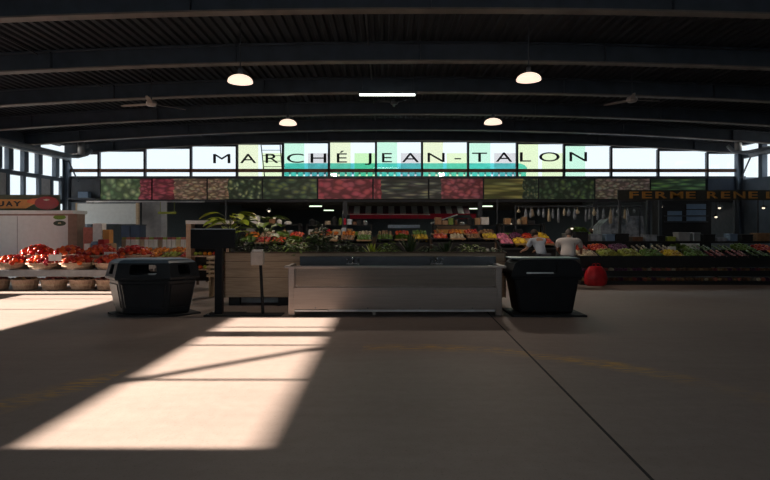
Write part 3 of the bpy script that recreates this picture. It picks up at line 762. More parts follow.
plant(X(298, 11.3), Y + .25, 'bush', .30, 'low bush with paler green leaves left of the dark upright plant', 'bushy_plant', M['leafm'], 14, .3, 5)
plant(X(320, 11.4), py, 'bush', .56, 'upright nearly black bush left of the planter middle', 'bushy_plant', M['leafd'], 30, .24, 6)
plant(X(343, 11.4), py, 'bush', .30, 'small dark bush between the black bush and the arching plant', 'bushy_plant', M['leafd'], 12, .26, 7)
plant(X(372, 11.4), py, 'spiky', .34, 'arching plant with long yellow green leaves at the planter middle', 'arching_plant', M['leaf'], 22, .5, 8)
plant(X(354, 11.5), py + .1, 'bush', .22, 'low dark fern behind the left faucet', 'bushy_plant', M['leafd'], 10, .24, 9)
plant(X(410, 11.4), py, 'spiky', .58, 'tall spiky plant with narrow dark and tan leaves, left of the right faucet', 'spiky_plant', M['leafd'], 34, .34, 10)
plant(X(412, 11.6), py + .2, 'spiky', .5, 'thin tan grass mixed behind the tall spiky plant', 'spiky_plant', M['leaft'], 14, .26, 11)
plant(X(388, 11.4), py, 'bush', .25, 'low green bush left of the tall spiky plant', 'bushy_plant', M['leafm'], 10, .22, 12)
plant(X(447, 11.4), py, 'spiky', .42, 'dark spiky plant right of the right faucet', 'spiky_plant', M['leafd'], 40, .42, 13)
plant(X(472, 11.4), py, 'bush', .22, 'low olive bush near the right end of the planter', 'bushy_plant', M['leafm'], 10, .28, 14)
plant(X(430, 11.4), py, 'bush', .2, 'low bush between the two spiky plants', 'bushy_plant', M['leafd'], 10, .2, 15)
plant(X(492, 11.4), py, 'bush', .16, 'smallest bush at the right end of the planter', 'bushy_plant', M['leafd'], 8, .2, 16)

# ------------------------------------------------------------------ signboard, dispenser
Y = 9.95
t = thing('signboard', (X(218.5, Y), Y, 0), 'blank black board on a square black post beside the left bin', 'sign')
MB().box(X(191.5, Y), X(236, Y), Y - .06, Y - .025, Zh(248.3, Y), Zh(229.3, Y)).build('board', M['black'], t, bevel=.01)
MB().box(X(192, Y), X(235.5, Y), Y - .065, Y - .02, Zh(229.3, Y), Zh(228.7, Y)).build('top_edge', M['galv'], t)
MB().box(X(214.8, Y), X(222.3, Y), Y - .02, Y + .1, .02, Zh(232, Y)).build('post', M['black'], t, bevel=.008)
MB().box(X(207, Y), X(243, Y), Y - .2, Y + .25, 0, .02).build('base_plate', M['blackm'], t)
for dy_ in (-.12, .17): MB().lathe([(.015, 0), (.015, .015), (.008, .02)], (X(210.5, Y), Y + dy_, .02), 8).build('bolt', M['galv'], t)
t = thing('dispenser_stand', (X(262.5, Y), Y, 0), 'small grey dispenser box on a thin black pole in front of the planter', 'dispenser')
MB().tube([(X(263, Y), Y, .02), (X(260.5, Y), Y, Zh(262, Y))], .028, 10).build('pole', M['black'], t)
MB().box(X(241, Y), X(283, Y), Y - .16, Y + .16, 0, .02).build('base_plate', M['blackm'], t, bevel=.005)
MB().box(X(251.5, Y), X(264, Y), Y - .09, Y + .06, Zh(265, Y), Zh(251.5, Y)).build('box', mat('dispenser_grey', (.42, .38, .35), .5), t, bevel=.02)
MB().box(X(252.5, Y), X(263, Y), Y - .08, Y + .05, Zh(251.5, Y), Zh(249.5, Y)).build('lid', M['galv'], t, bevel=.012)

# ------------------------------------------------------------------ produce
def ico(sx, sy, sz, sub=2):
    mb = MB(); bmesh.ops.create_icosphere(mb.b, subdivisions=sub, radius=1)
    for v in mb.b.verts: v.co = Vector((v.co.x * sx, v.co.y * sy, v.co.z * sz))
    return mb
PROTO = {}
def proto(kind, name, m, size):
    key = (kind, m)
    if key in PROTO: return PROTO[key]
    if kind == 'tomato':
        mb = MB().lathe([(.01, -.80), (.5, -.72), (.9, -.35), (1, 0), (.9, .42), (.55, .72), (.2, .70), (.04, .60)], seg=15, lobes=5, amp=.05)
        mb.lathe([(.03, .58), (.05, .8)], seg=5)
    elif kind == 'pepper':
        mb = MB().lathe([(.05, -1.1), (.45, -1.15), (.7, -.7), (.95, .2), (.9, .75), (.5, .95), (.12, .8)], seg=16, lobes=4, amp=.10)
        mb.tube([(0, 0, .8), (.05, 0, 1.05), (.18, 0, 1.25)], [.09, .08, .1], 6)
    elif kind == 'long':
        mb = MB().tube([(-2.4, 0, 0), (-1.6, .05, .02), (0, .1, .05), (1.5, .02, .02), (2.1, 0, 0)], [.06, .3, .45, .52, .3], 8)
    elif kind == 'leafy':
        mb = MB(); rr_ = random.Random(5)
        for k in range(26):
            a = k * 2.4; e = rr_.uniform(-.1, .9)
            mb.leaf((math.cos(a) * .2, math.sin(a) * .2, -.6 + .5 * e), (math.cos(a), math.sin(a), .6 + e), 1.3, 1.0, .35, 3)
    else:
        mb = ico(1, 1, .92); 
        for v in mb.b.verts: v.co *= 1 + .05 * math.sin(v.co.x * 5 + v.co.y * 3)
    for v in mb.b.verts: v.co *= size
    bmesh.ops.recalc_face_normals(mb.b, faces=mb.b.faces)
    me = bpy.data.meshes.new(name); mb.b.to_mesh(me); mb.b.free(); me.materials.append(M[m])
    if kind != 'leafy': me.polygons.foreach_set('use_smooth', [True] * len(me.polygons))
    PROTO[key] = me; return me
KN = {'tomato': ('tomato', .058), 'pepper': ('bell_pepper', .060), 'long': ('root_vegetable', .055), 'leafy': ('lettuce', .085), 'round': ('round_fruit', .055)}
def put(kind, m, loc, label, group, name=None, cat=None, s=1.0, flat=False):
    nm, size = KN[kind]
    me = proto(kind, nm, m, size)
    o = bpy.data.objects.new(name or nm, me); COL.objects.link(o); o.location = loc
    if kind == 'long': o.rotation_euler = (R.uniform(-.1, .1), R.uniform(-.15, .15), 1.05 + R.uniform(-.22, .22))
    elif kind == 'leafy': o.rotation_euler = (R.uniform(-.3, .3), R.uniform(-.3, .3), R.uniform(0, 6))
    elif not flat: o.rotation_euler = (R.uniform(-.6, .6), R.uniform(-.6, .6), R.uniform(0, 6))
    q = s * R.uniform(.9, 1.08); o.scale = (q, q, q)
    tag(o, label, cat or nm.replace('_', ' '), group); return o
def crate(x, y, z, w, d, h, m, label, group):
    t = thing('produce_crate', (x, y, z), label, 'crate', group)
    MB().box(x - w / 2, x + w / 2, y - d / 2, y + d / 2, z, z + .015).build('crate_base', m, t)
    MB().box(x - w / 2, x + w / 2, y - d / 2, y - d / 2 + .014, z, z + h).box(x - w / 2, x + w / 2, y + d / 2 - .014, y + d / 2, z, z + h) \
        .box(x - w / 2, x - w / 2 + .014, y - d / 2, y + d / 2, z, z + h).box(x + w / 2 - .014, x + w / 2, y - d / 2, y + d / 2, z, z + h).build('crate_side', m, t)
    return t
def fill(x, y, z, w, d, nx, ny, kind, m, label, group, slope=.3, layers=1, name=None, cat=None, s=1.0):
    size = KN[kind][1] * s
    for L_ in range(layers):
        ax, ay = nx - L_, ny - L_
        for i in range(ax):
            for j in range(ay):
                u = (i + .5) / ax - .5 if ax > 1 else 0; v = (j + .5) / ay - .5 if ay > 1 else 0
                k = 1 - .22 * L_
                dome = .05 * (1 - 4 * u * u)
                put(kind, m, (x + u * w * .86 * k + R.uniform(-.01, .01), y + v * d * .86 * k + R.uniform(-.01, .01), z + size * .9 + L_ * size * 1.35 + dome + slope * v * d), label, group, name, cat, s)

# right hand stand ------------------------------------------------------------
SX0, SX1, SY = 5.5, 13.6, 15.2
t = thing('produce_stand', (9.5, 15.9, 0), 'long black tiered market stand along the right side', 'stand')
MB().box(SX0, SX1, SY - .02, SY + 1.6, 0, .10).build('base_shelf', M['crate'], t)
MB().box(SX0, SX1, SY - .02, SY, .24, .40).box(SX0, SX1, SY, SY + 1.5, .34, .37).build('middle_shelf', M['crate'], t)
MB().prismx([(SY, .50), (SY, .755), (SY + .02, .755), (SY + .02, .66), (SY + 1.5, .93), (SY + 1.5, .90), (SY + .02, .50)], SX0, SX1).build('top_shelf', M['crate'], t)
for xx in (SX0, 7.5, 9.5, 11.5, SX1 - .05): MB().box(xx, xx + .05, SY + .3, SY + .35, .1, .52).box(xx, xx + .05, SY + 1.5, SY + 1.55, 0, .92).build('leg', M['crate'], t)
front = [('round', 'cream', 'pale round turnip'), ('pepper', 'lime', 'pale green pepper'), ('pepper', 'lime', 'pale green pepper'), ('pepper', 'green', 'dark green pepper'), ('round', 'yellow', 'yellow plum'), ('pepper', 'green', 'dark green pepper'),
         ('long', 'radish', 'pink root'), ('long', 'radish', 'pink root'), ('long', 'green', 'green cucumber'), ('long', 'carrot', 'orange carrot'), ('long', 'carrot', 'orange carrot'), ('long', 'carrot', 'orange carrot'), ('pepper', 'orange', 'orange pepper')]
rear = [('tomato', 'red', 'red tomato'), ('pepper', 'red', 'red pepper'), ('pepper', 'purple', 'purple pepper'), ('long', 'cream', 'pale parsnip'), ('long', 'cream', 'pale parsnip'), ('leafy', 'leafm', 'green lettuce'),
        ('long', 'green', 'green cucumber'), ('long', 'green', 'green cucumber'), ('pepper', 'green', 'green pepper'), ('tomato', 'red', 'red tomato'), ('pepper', 'red', 'red pepper'), ('pepper', 'red', 'red pepper'), ('tomato', 'red', 'red tomato')]
ords = ['first', 'second', 'third', 'fourth', 'fifth', 'sixth', 'seventh', 'eighth', 'ninth', 'tenth', 'eleventh', 'twelfth', 'thirteenth']
NAMES = {'round': 'round_fruit', 'long': 'root_vegetable'}
def pname(lab): 
    w = lab.split(); return '_'.join(w[-1:]), w[-1]
cw = .60
for row, (lst, yy, zz, rn) in enumerate(((front, SY + .38, .74, 'front'), (rear, SY + 1.04, .87, 'rear'))):
    for i, (k, m, lab) in enumerate(lst[:11]):
        x = SX0 + .32 + i * (cw + .02)
        crate(x, yy, zz, cw, .6, .07, M['crate'], 'black crate of %ss, %s from left, %s row of right stand' % (lab, ords[i], rn), 'crates on the right stand')
        nm, ct = pname(lab)
        nxy = (3, 6) if k == 'long' else ((3, 3) if k == 'leafy' else (5, 4))
        fill(x, yy, zz + .03, cw, .6, nxy[0], nxy[1], k, m, '%s in the %s row of crates on the right stand' % (lab, rn), '%s, %s row of the right stand' % (lab + 's', rn), slope=.28, layers=1, name=nm, cat=ct, s=1.05)
for row, (zz, yy) in enumerate(((.10, SY + .05), (.37, SY + .06))):
    tier = ('bottom', 'middle')[row]
    nseg = 10
    for i in range(nseg):
        x0 = SX0 + .05 + i * .8
        for q in range(6):
            m, lab = R.choice([('brownv', 'brown onion'), ('brownv', 'brown onion'), ('brownv', 'brown onion'), ('cream', 'pale potato'), ('radish', 'dusky pink onion'), ('purple', 'purple beet')])
            for j in range(2):
                put('round', m, (x0 + .07 + q * .128, yy + j * .12, zz + .052 + j * .0), '%s on the %s tier of the right stand' % (lab, tier), '%ss on the %s tier' % (lab, tier), pname(lab)[0], pname(lab)[1])
tag(MB().box(X(681, 16.5), X(700, 16.5), 16.52, 16.55, .87, Zh(243.5, 16.5)).build('price_card', M['paper']), 'white price card behind the pink roots on the right stand', 'card')
tag(MB().box(X(668, 15.9), X(676, 15.9), 15.9, 15.93, .83, Zh(246.5, 15.9)).build('price_card', M['paper']), 'small white price card between peppers and pink roots', 'card')
# boxes stacked behind the right stand
t = thing('back_table', (9.6, 17.5, 0), 'dark table behind the right stand', 'table')
MB().box(5.6, 13.6, 17.1, 17.9, 1.12, 1.18).build('tabletop', M['blackm'], t)
for xx in (5.7, 9.6, 13.5): MB().box(xx - .04, xx + .04, 17.15, 17.85, 0, 1.12).build('leg', M['blackm'], t)
cols = ['galv', 'blackm', 'plastic', 'bluebox', 'blackm', 'brownv', 'plastic', 'blackm', 'lime', 'greypanel']
cn = ['grey', 'black', 'clear', 'slate blue', 'black', 'brown', 'clear', 'black', 'lime green', 'light grey']
x = 5.75; i = 0
while x < 13.2:
    w = R.uniform(.22, .42); h = R.uniform(.1, .3)
    o = MB().box(x, x + w, 17.2, 17.55, 1.18, 1.18 + h).box(x - .01, x + w + .01, 17.19, 17.56, 1.18 + h * .82, 1.18 + h).build('storage_box', M[cols[i % 10]], bevel=.015)
    tag(o, '%s box on the dark table behind the right stand, %s along' % (cn[i % 10], (ords + ['fourteenth', 'fifteenth', 'sixteenth', 'seventeenth', 'eighteenth', 'nineteenth', 'twentieth', 'last but two', 'last but one', 'last'])[min(i, 22)]), 'box', 'boxes behind the right stand')
    x += w + R.uniform(.04, .15); i += 1

# farm sign at the right
Y = 18.0
t = thing('farm_sign', (X(696, Y), Y, Zh(199.8, Y)), 'dark signboard with ochre farm lettering raised above the right stand', 'sign')
MB().box(X(618, Y), X(790, Y), Y, Y + .06, Zh(200.2, Y), Zh(190, Y)).build('board', M['darksign'], t)
for ch, a, b_ in (('F', 629.5, 638.5), ('E', 642, 652), ('R', 655.5, 667), ('M', 670, 683), ('E', 686, 695.5), ('R', 707, 718), ('E', 721, 730), ('N', 733.5, 745), ('E', 748.5, 757.5), ('L', 766, 776)):
    mb = MB(); text_bm(mb, ch, X(a, Y), X(b_, Y), Zh(198.4, Y), Zh(191.6, Y), Y + .001, .02, .02); mb.build('letter', M['ochre'], t)
for px in (621, 737): MB().box(X(px, Y) - .04, X(px, Y) + .04, Y + .06, Y + .14, 0, Zh(190.5, Y)).build('post', M['steel'], t)
# slate blue sheets, dark cabinet
Y = 20.5
t = thing('cooler_cabinet', (X(688, Y), Y, 0), 'dark cabinet with slate blue panes far back at the right', 'cabinet')
MB().box(X(660, Y), X(712, Y), Y + .05, Y + .6, 0, Zh(201, Y)).build('body', M['blackm'], t)
for (a, b_, c_, d_) in ((668, 682, 221, 211), (687, 706, 221, 210), (687, 706, 209, 204)):
    MB().box(X(a, Y), X(b_, Y), Y, Y + .05, Zh(c_, Y), Zh(d_, Y)).build('pane', M['bluebox'], t)
MB().box(X(664, Y), X(708, Y), Y - .03, Y, Zh(216.5, Y), Zh(215.3, Y)).box(X(664, Y), X(708, Y), Y - .03, Y, Zh(222.5, Y), Zh(221, Y)).build('bar', M['steel'], t)
Y = 19
t = thing('wrapped_case', (X(625, Y), Y, 0), 'display case draped in clear plastic behind the right stand', 'case')
pts = [(X(600, Y), 1.2), (X(601, Y), Zh(226, Y)), (X(608, Y), Zh(219, Y)), (X(618, Y), Zh(216.5, Y)), (X(643, Y), Zh(216, Y)), (X(645, Y), 1.2)]
MB().prism(pts, Y, Y + .7).build('plastic_cover', M['plastic'], t); MB().box(X(600, Y), X(646, Y), Y, Y + .7, 0, 1.2).build('base', M['blackm'], t)
for px in (660, 648, 737): struct(MB().box(X(px, 19.4) - .05, X(px, 19.4) + .05, 19.35, 19.45, 0, 2.9).build('wall_post', M['steel']))
# bags hanging from a rail
Y = 18.6
t = thing('hanging_rail', (X(600, Y), Y, 2.3), 'dark rail that clear bags hang from, behind the stooping person', 'rail')
MB().tube([(X(515, Y), Y, Zh(206.5, Y)), (X(640, Y), Y, Zh(206.5, Y))], .02, 8).build('bar', M['steel'], t)
for px in (515.5, 640): MB().tube([(X(px, Y), Y, 0), (X(px, Y), Y, Zh(206, Y))], .025, 8).build('post', M['steel'], t)
for i, px in enumerate(range(519, 638, 5)):
    x = X(px + R.uniform(-1.8, 1.8), Y); z = Zh(206.5, Y); h = R.uniform(.12, .5)
    mb = MB().tube([(x, Y, z), (x, Y, z - .1)], .006, 5); mb.lathe([(.012, 0), (.03, -.06), (R.uniform(.04, .075), -h * .6), (R.uniform(.03, .06), -h), (.015, -h - .02)], (x, Y, z - .08), 9, sy=.5, lobes=3, amp=.15)
    tag(mb.build('hanging_bag', M['plastic' if i % 3 else 'cream'], smooth=True), ('clear' if i % 3 else 'cream') + ' bag hanging from the dark rail behind the stooping person', 'bag', 'bags hanging from the dark rail, ' + ('clear' if i % 3 else 'cream'))
# red bag
mb = MB(); cxb, cyb = X(595.5, 15.0), 15.0
mb.lathe([(.24, 0), (.30, .05), (.32, .22), (.28, .38), (.20, .50), (.16, .54)], (cxb, cyb, 0), 22, sx=1, sy=.5, lobes=7, amp=.05)
o = mb.build('shopping_bag', M['redbag'], smooth=True); tag(o, 'full red plastic bag standing on the floor at the left end of the right stand', 'bag')
for s_ in (-1, 1): MB().tube([(cxb + s_ * .12, cyb - .04, .5), (cxb + s_ * .1, cyb - .05, .60), (cxb + s_ * .03, cyb - .04, .62), (cxb, cyb - .03, .52)], .012, 6).build('handle', M['redbag'], o)

# left stand ------------------------------------------------------------------
t = thing('basket_table', (-9.7, 14.2, 0), 'grey two level table of baskets at the left', 'table')
LX0, LX1, LY = -12.7, -6.35, 13.75
MB().box(LX0, LX1, LY, LY + 1.2, .49, .53).build('tabletop', M['greypanel'], t)
MB().box(LX0, LX1, LY, LY + .03, .36, .49).build('apron', M['greypanel'], t)
MB().box(LX0, LX1, LY + .72, LY + 1.2, .53, .70).build('rear_step', M['greypanel'], t)
for xx in (LX0 + .03, -9.7, LX1 - .08): MB().box(xx, xx + .06, LY + .75, LY + .81, 0, .49).box(xx, xx + .06, LY + 1.1, LY + 1.16, 0, .49).build('leg', M['greypanel'], t)
def basket(x, y, z, r, h, label, group, hand=True):
    t = thing('bushel_basket', (x, y, z), label, 'basket', group)
    MB().lathe([(r * .78, 0), (r * .82, .01), (r * .98, h), (r * .95, h), (r * .78, .04), (.01, .04)], (x, y, z), 36, lobes=18, amp=.008).build('basket_body', M['basket'], t)
    MB().lathe([(r * .97, h - .035), (r * 1.02, h - .03), (r * 1.03, h), (r * .98, h + .004)], (x, y, z), 36).build('rim', M['basket'], t)
    MB().lathe([(r * .89, h * .45), (r * .915, h * .46), (r * .92, h * .56), (r * .90, h * .57)], (x, y, z), 36).build('band', M['woodlight'], t)
    if hand:
        for s_ in (-1, 1):
            a = x + s_ * r * 1.0
            MB().tube([(a, y - .13, z + h - .06), (a + s_ * .03, y - .10, z + h + .05), (a + s_ * .035, y, z + h + .09), (a + s_ * .03, y + .10, z + h + .05), (a, y + .13, z + h - .06)], .012, 6).build('handle', M['handle'], t, smooth=True)
    return t
def dome(x, y, z, r, n, kind, m, lab, grp, nm, ct, s=1.0, hh=.12):
    for k in range(n):
        a = k * 2.39996; q = math.sqrt((k + .5) / n)
        put(kind, m, (x + math.cos(a) * q * r * .86, y + math.sin(a) * q * r * .86, z + hh * (1 - q * q) + .03), lab, grp, nm, ct, s)
bx = [-11.9, -11.0, X(1, LY) - .0, X(35, LY), X(69, LY), X(104, LY)]
plc = ['hidden at the left edge', 'at the left edge', 'leftmost whole basket', 'second', 'third', 'beside the recycling bin']
for i, x in enumerate(bx):
    if i < 2: continue
    basket(x, LY + .42, .53, .43, .17, 'wide basket of red %s, front of the grey table, %s' % ('peppers' if i % 2 else 'tomatoes', plc[i]), 'upper front baskets')
    dome(x, LY + .42, .67, .47, 32, 'pepper' if i % 2 else 'tomato', 'red', '%s heaped in the front baskets on the grey table' % ('red pepper' if i % 2 else 'red tomato'), 'red peppers in the front baskets' if i % 2 else 'red tomatoes in the front baskets', 'bell_pepper' if i % 2 else 'tomato', 'pepper' if i % 2 else 'tomato', 1.15, .16)
    basket(x + .3, LY + .99, .70, .42, .17, 'basket of red %s on the raised step, behind the front one %s' % ('tomatoes' if i % 2 else 'peppers', plc[i]), 'upper rear baskets', False)
    dome(x + .3, LY + .99, .86, .46, 30, 'tomato' if i % 2 else 'pepper', 'red', '%s heaped in the rear baskets on the raised step' % ('red tomato' if i % 2 else 'red pepper'), ('red tomatoes' if i % 2 else 'red peppers') + ' in the rear baskets', 'tomato' if i % 2 else 'bell_pepper', 'tomato' if i % 2 else 'pepper', 1.2, .20)
for i, px in enumerate((-14, 16, 46, 75, 102)):
    x = X(px, LY)
    basket(x, LY + .36, 0, .33, .27, 'round basket on the floor under the grey table, %s' % ['cut off at the left edge', 'leftmost whole one', 'second whole one', 'third whole one', 'nearest the recycling bin'][i], 'baskets under the table', False)
    dome(x, LY + .36, .23, .33, 14, 'round', 'brownv' if i % 2 else 'radish', '%s in the floor baskets under the grey table' % ('brown potato' if i % 2 else 'dusky red apple'), 'potatoes under the table' if i % 2 else 'apples under the table', 'potato' if i % 2 else 'apple', 'potato' if i % 2 else 'apple', 1.0, .05)
tag(MB().box(X(48, LY), X(61, LY), LY + .02, LY + .035, Zh(261, LY), Zh(254.5, LY)).box(X(54, LY) - .01, X(54, LY) + .01, LY + .02, LY + .035, .70, Zh(259, LY)).build('price_card', M['paper']), 'white price card stuck in the red peppers on the left table', 'card')
tag(MB().box(X(104, 14.4), X(116, 14.4), 14.4, 14.42, .86, Zh(252, 14.4)).build('price_card', M['paper'] ), 'white price card at the right end of the left table', 'card')

# white booth at the far left ---------------------------------------------------
Y = 16.0
t = thing('market_booth', (-10.8, Y, 0), 'white panelled booth with a brown corner post at the far left', 'booth')
xr_ = X(68.5, Y)
MB().box(-12.6, xr_, Y, Y + .05, .3, Zh(213.5, Y)).build('white_panel', M['white'], t)
MB().box(-12.6, X(78, Y), Y - .25, Y + .5, Zh(214, Y), Zh(210.5, Y)).build('top_board', M['white'], t, bevel=.01)
MB().box(xr_, X(77.5, Y), Y - .03, Y + .4, 0, Zh(214, Y)).build('corner_post', M['brown'], t)
MB().box(-12.6, xr_, Y - .02, Y, Zh(215.6, Y), Zh(214, Y)).build('brown_trim', M['brown'], t)  # brown strip just under the top board
for kx in (-12.2, -11.5, -10.9): MB().box(kx, kx + .015, Y - .006, Y, .5, 1.95).build('panel_joint', M['greypanel'], t)
def oval(px0, px1, py0, py1, m, nm):
    a, b_ = (X(px1, Y) - X(px0, Y)) / 2, (Zh(py0, Y) - Zh(py1, Y)) / 2; cx, cz = X((px0 + px1) / 2, Y), Zh((py0 + py1) / 2, Y)
    return MB().prism([(cx + a * math.cos(k * math.pi / 14), cz + b_ * math.sin(k * math.pi / 14)) for k in range(28)], Y - .012, Y - .001).build(nm, m, t)
oval(53.5, 66, 214.8, 219.6, M['logog'], 'green_logo'); g = oval(53.5, 66, 220.6, 226, M['logod'], 'dark_logo')
MB().lathe([(.05, 0), (.03, .03)], (X(60, Y), Y - .02, Zh(223.6, Y)), 10).build('emblem', M['cream'], g)
Y = 15.9
t = thing('tomato_sign', (X(28, Y), Y, Zh(210, Y)), 'orange signboard with black letters and two red tomatoes above the white booth', 'sign')
MB().box(X(-14, Y), X(59.5, Y), Y, Y + .05, Zh(210.4, Y), Zh(194.8, Y)).build('board', mat('sign_green', (.06, .075, .045), .6), t)
MB().prism([(X(-14, Y), Zh(208.5, Y)), (X(-14, Y), Zh(199, Y)), (X(28, Y), Zh(199.6, Y)), (X(35, Y), Zh(203.5, Y)), (X(26, Y), Zh(208.5, Y))], Y - .008, Y).build('orange_field', M['orangesign'], t)
for (a, b_, c_, d_) in ((27, 51, 198.4, 204.4), (35, 59, 196.5, 209.6)):
    cx, cz = X((a + b_) / 2, Y), Zh((c_ + d_) / 2, Y); aa, bb = (X(b_, Y) - X(a, Y)) / 2, (Zh(c_, Y) - Zh(d_, Y)) / 2
    yy = Y - (.012 if a == 27 else .02)
    o = MB().prism([(cx + aa * math.cos(k * math.pi / 14), cz + bb * math.sin(k * math.pi / 14)) for k in range(28)], yy, Y).build('printed_tomato', M['red'], t)
    MB().prism([(cx - aa * .3, cz + bb * .5), (cx, cz + bb * .32), (cx + aa * .3, cz + bb * .5), (cx, cz + bb * .62)], yy - .005, yy).build('stalk_mark', M['cream'], o)
for ch, a, b_ in (('Q', -12, -4), ('U', -3, 4.5), ('A', 6, 13), ('Y', 13.5, 21.5)):
    mb = MB(); text_bm(mb, ch, X(a, Y), X(b_, Y), Zh(206.3, Y), Zh(201.2, Y), Y - .009, .01, .035); mb.build('letter', M['letter'], t)

# row between booth and signboard ----------------------------------------------
Y = 15.55
t = thing('orange_table', (-6.1, Y, 0), 'table of orange fruit behind the left recycling bin', 'table')
MB().prismx([(Y - .5, .66), (Y - .5, .70), (Y + .6, .92), (Y + .6, .88)], X(110, Y), X(203, Y)).build('tabletop', M['wooddark'], t)
for xx in (X(112, Y), X(200, Y)): MB().box(xx, xx + .06, Y - .3, Y - .24, 0, .70).box(xx, xx + .06, Y + .5, Y + .56, 0, .88).build('leg', M['wooddark'], t)
fc = [('round', 'red', 'red plum'), ('round', 'orange', 'orange'), ('round', 'orange', 'orange'), ('tomato', 'orange', 'orange tomato'), ('round', 'red', 'red plum')]
for j in range(2):
    for i, (k, m, lab) in enumerate(fc if j else [('tomato', 'red', 'red tomato'), ('tomato', 'orange', 'orange tomato'), ('round', 'orange', 'orange'), ('round', 'lime', 'green apple'), ('round', 'red', 'red plum')]):
        x = X(110, Y) + .28 + i * .52; yy = Y - .22 + j * .52; zz = .74 + j * .11
        crate(x, yy, zz, .49, .48, .06, M['cardboard'], 'cardboard tray of %ss, %s in the %s row behind the left bin' % (lab, ords[i], ('front', 'rear')[j]), 'trays behind the left bin')
        fill(x, yy, zz + .01, .49, .48, 4, 4, k, m, '%s in the %s row of trays behind the left bin' % (lab, ('front', 'rear')[j]), '%ss, %s trays behind the left bin' % (lab, ('front', 'rear')[j]), .22, 1, lab.replace(' ', '_'), lab.split()[-1])
Y = 16.4
t = thing('berry_shelf', (X(155, Y), Y, 0), 'pale shelf rack carrying a row of small berry boxes at the left', 'shelf')
MB().box(X(118, Y), X(190, Y), Y, Y + .4, .98, 1.02).build('shelf_board', M['white'], t)
MB().box(X(118, Y), X(190, Y), Y + .35, Y + .4, .2, .98).build('back_panel', M['greypanel'], t)
for px in (120, 188): MB().box(X(px, Y), X(px, Y) + .05, Y + .02, Y + .08, 0, .98).build('leg', M['galv'], t)
for i in range(15):
    x = X(121 + i * 4.55, Y)
    o = MB().box(x, x + .115, Y + .04, Y + .2, 1.02, Zh(239.5, Y)).build('berry_box', M['paper' if i % 4 else 'cream']); tag(o, 'small %s berry box on the pale shelf rack' % ('white' if i % 4 else 'cream'), 'box', 'berry boxes, ' + ('white' if i % 4 else 'cream'))
    MB().box(x + .005, x + .11, Y + .05, Y + .19, Zh(239.5, Y), Zh(237.3, Y)).build('berries', M['radish' if i % 3 else 'lime'], o)
t = thing('carton_table', (X(100, 15.4), 15.4, 0), 'low dark table of cartons behind the right end of the basket table', 'table')
MB().box(-9.0, X(116, 15.4) - .05, 15.3, 16.3, .84, .88).build('tabletop', M['wooddark'], t)
for px in (85, 112): MB().box(X(px, 15.4), X(px, 15.4) + .05, 15.6, 15.7, 0, .84).build('leg', M['wooddark'], t)
cs = [(80.5, 90, 'paper', 'white'), (91, 97, 'bluebox', 'blue'), (98, 104, 'red', 'red'), (105, 111.5, 'cardboard', 'brown')]
for i, (a, b_, m, cn_) in enumerate(cs):
    a = max(a, 84); tag(MB().box(X(a, 15.5), X(b_, 15.5), 15.5, 15.8, .88, 1.15 + .06 * (i % 3)).build('carton', M[m], bevel=.01), '%s carton on the low dark table right of the brown booth post' % cn_, 'carton', 'cartons near the booth')
for i, (a, b_, z1, m, cn_) in enumerate(((84, 93, 1.62, 'radish', 'faded red'), (93.5, 103, 1.74, 'paper', 'white'), (103.5, 110, 1.55, 'orangesign', 'orange'))):
    tag(MB().box(X(a, 16), X(b_, 16), 15.95, 16.2, .88, z1).build('tall_carton', M[m], bevel=.01), 'tall %s carton standing behind the small cartons near the booth' % cn_, 'carton', 'tall cartons near the booth')
# white screen & grey doors behind, left
Y = 21.0
t = thing('white_screen', (X(106, Y), Y, 0), 'large plain pale screen under the cauliflower print', 'screen')
MB().box(X(77, Y), X(136, Y), Y, Y + .06, Zh(224, Y), Zh(203.5, Y)).build('sheet', M['white'], t)
MB().box(X(136, Y), X(138.5, Y), Y - .02, Y + .1, 0, Zh(203, Y)).box(X(77, Y) - .05, X(77, Y), Y - .02, Y + .1, 0, Zh(203, Y)).build('post', M['woodlight'], t)
t = thing('navy_cabinet', (X(130, 20), 20, 0), 'low navy cabinet in front of the pale screen', 'cabinet')
MB().box(X(121, 20), X(140, 20), 20, 20.5, .1, Zh(225.5, 20)).build('body', mat('navy', (.03, .05, .10), .5), t); MB().box(X(120.5, 20), X(140.5, 20), 19.97, 20.52, Zh(225.5, 20), Zh(224.5, 20)).build('top', M['steel'], t); MB().box(X(122, 20), X(139, 20), 20.05, 20.45, 0, .1).build('plinth', M['blackm'], t)
MB().box(X(130, 20) - .01, X(130, 20) + .01, 19.985, 20, .15, Zh(226.5, 20)).build('door_gap', M['blackm'], t)
Y = 21.4
struct(MB().box(X(142, Y), X(161, Y), Y, Y + .08, 0, Zh(202, Y)).build('door_1', M['greypanel']))
struct(MB().box(X(161.5, Y), X(167, Y), Y - .04, Y + .04, 0, Zh(202, Y)).build('door_2', mat('pale_grey', (.42, .42, .44), .6)))
tag(MB().box(X(158, 20.8), X(176, 20.8), 20.8, 20.83, Zh(214, 20.8), Zh(211.7, 20.8)).box(X(160, 20.8), X(160, 20.8) + .01, 20.8, 20.82, Zh(212, 20.8), Zh(202, 20.8)).box(X(174, 20.8), X(174, 20.8) + .01, 20.8, 20.82, Zh(212, 20.8), Zh(202, 20.8)).build('hanging_sign', M['lime']), 'narrow yellow green strip sign hanging under the radish print', 'sign')
